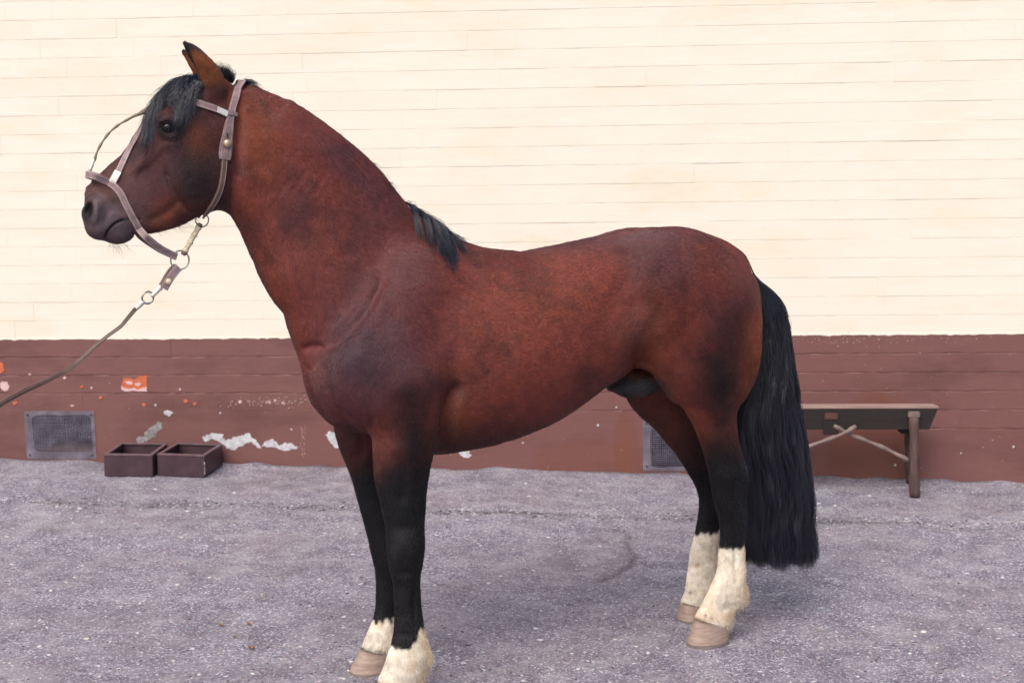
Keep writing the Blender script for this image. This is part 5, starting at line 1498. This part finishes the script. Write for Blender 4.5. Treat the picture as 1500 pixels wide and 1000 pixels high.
for c_, dr in ((a, -1), (b, 1)):
    d_ = (b-a)/np.linalg.norm(b-a)*dr
    m = MB(); m.tube([tuple(c_+d_*(-.002)), tuple(c_+d_*.006), tuple(c_+d_*.011)], [.0088, .0092, .006], 10); m.build('link_end', LEATHERD, HALTER, True)

REIN = empty('lead_rein', tuple(HO), PSI)
tag(REIN, 'thin brown leather lead rein running from the halter ring down to the left edge', 'rein')
def loc(x, y, v): return np.array(L3(H(x, y, v)[0], v, H(x, y, v)[1]))
Pn = np.array([loc(*p) for p in ((262, 391, .004), (256, 398, .006), (248, 409, .006), (240, 423, .004))])
Pn = catmull(Pn, 16); Nn = np.tile([(0.0, -1, 0)], (16, 1))
strap('rein_tab', (Pn, Nn), .025, parent=REIN, th=.0035)
Pn2 = np.array([loc(*p) for p in ((258, 389, -.006), (249, 397, -.008), (240, 412, -.006), (233, 424, -.004))])
strap('rein_loop', (catmull(Pn2, 16), Nn), .016, parent=REIN, th=.0035, mat=LEATHERD)
m = MB(); c_ = loc(247, 412.5, .014); m.sphere(tuple(c_), .0095, 14, 10); m.build('button', BONE, REIN, True)
m = MB(); q = catmull(np.array([loc(*p) for p in ((236, 419, -.003), (230, 426, -.001), (224, 432, 0), (221, 434, 0))]), 10); m.tube([tuple(x) for x in q], [.0085, .0085, .008, .0075, .0075, .008, .007, .007, .006, .005], 10); m.build('ferrule', CLIP, REIN, True)
ring(216.5, 436, .0, .0185, .0030, .5, parent=REIN)
m = MB(); q = catmull(np.array([loc(*p) for p in ((211, 440, 0), (207, 444, 0), (199, 452, 0))]), 8); m.tube([tuple(x) for x in q], [.006, .008, .0085, .0085, .008, .008, .0075, .0075], 10); m.build('ferrule', CLIP, REIN, True)
# the doubled, twisting leather line
line = [(203, 448), (196, 456), (186, 468), (177, 478.5), (160, 491), (140, 507), (120, 525), (100, 541), (80, 552), (60, 562), (40, 571), (15, 584), (-5, 596), (-60, 628), (-130, 668)]
Q = catmull(np.array([loc(x, y, 0.0-.0004*(203-x)) for x, y in line]), 90)
tw = np.cumsum(np.r_[0, np.abs(np.diff(np.linspace(0, 1, 90)**1.0))*6.5])
T = np.gradient(Q, axis=0); T /= np.linalg.norm(T, axis=1)[:, None]
side_ = np.cross(T, np.array([0, -1.0, 0])); side_ /= np.linalg.norm(side_, axis=1)[:, None]
ang = 0.55*np.sin(tw*1.3)+.2
Nn = np.array([0, -1.0, 0])[None]*np.cos(ang)[:, None]+side_*np.sin(ang)[:, None]
strap('rein_strap', (Q+Nn*.003, Nn), .0112, parent=REIN, th=.0028, mat=REINM, stitch=False)
strap('rein_strap', (Q-Nn*.003+side_*.003, Nn), .0095, parent=REIN, th=.0028, mat=LEATHERD, stitch=False)

# ================================================================ DEBRIS
def leaf(px, py, size, rz, col, label, curl=.4):
    g = ground_at(px, py); m = MB(); N = 9
    e = empty('fallen_leaf', (g[0], g[1], gsurf(g[0], g[1])+.0035), rz)
    tag(e, label, 'leaf', 'small leaves fallen on the asphalt')
    V = []; F = []
    for i in range(N):
        t = i/(N-1); x = (t-.5)*size*2; w_ = size*.75*sin(pi*t)**.7*(1-.25*t)
        zc = size*curl*(2*t-1)**2
        V += [(x, -w_, zc+size*.25*abs(sin(i*1.9))+.001), (x, 0, zc), (x, w_, zc+size*.3+.001)]
    for i in range(N-1):
        F += [(i*3, i*3+3, i*3+4, i*3+1), (i*3+1, i*3+4, i*3+5, i*3+2)]
    n0 = len(V); V += [(a, b, c+.0008) for a, b, c in V]; F += [tuple(reversed([q+n0 for q in f])) for f in F[:]]
    m.add(V, F); m.build('blade', simple('leaf_'+str(px), col, .7, .35, 120), e)
    m = MB(); m.tube([(-size, 0, size*curl), (-size*1.5, size*.1, size*.3)], .0008, 5); m.build('stalk', ROPE, e)
leaf(325, 915, .010, .6, (.30, .17, .05), 'small ochre leaf farthest left of the scattered leaves')
leaf(365, 913.5, .012, 2.1, (.33, .14, .06), 'thin orange-brown leaf lying flat, right of the ochre one', .15)
leaf(344, 935, .008, 1.2, (.16, .19, .05), 'tiny green leaf bit between the brown leaves')
leaf(369, 952, .013, .1, (.26, .12, .05), 'curled brown leaf nearest the bottom edge of the photo', .5)
print('done', round(time.time()-T0, 1))
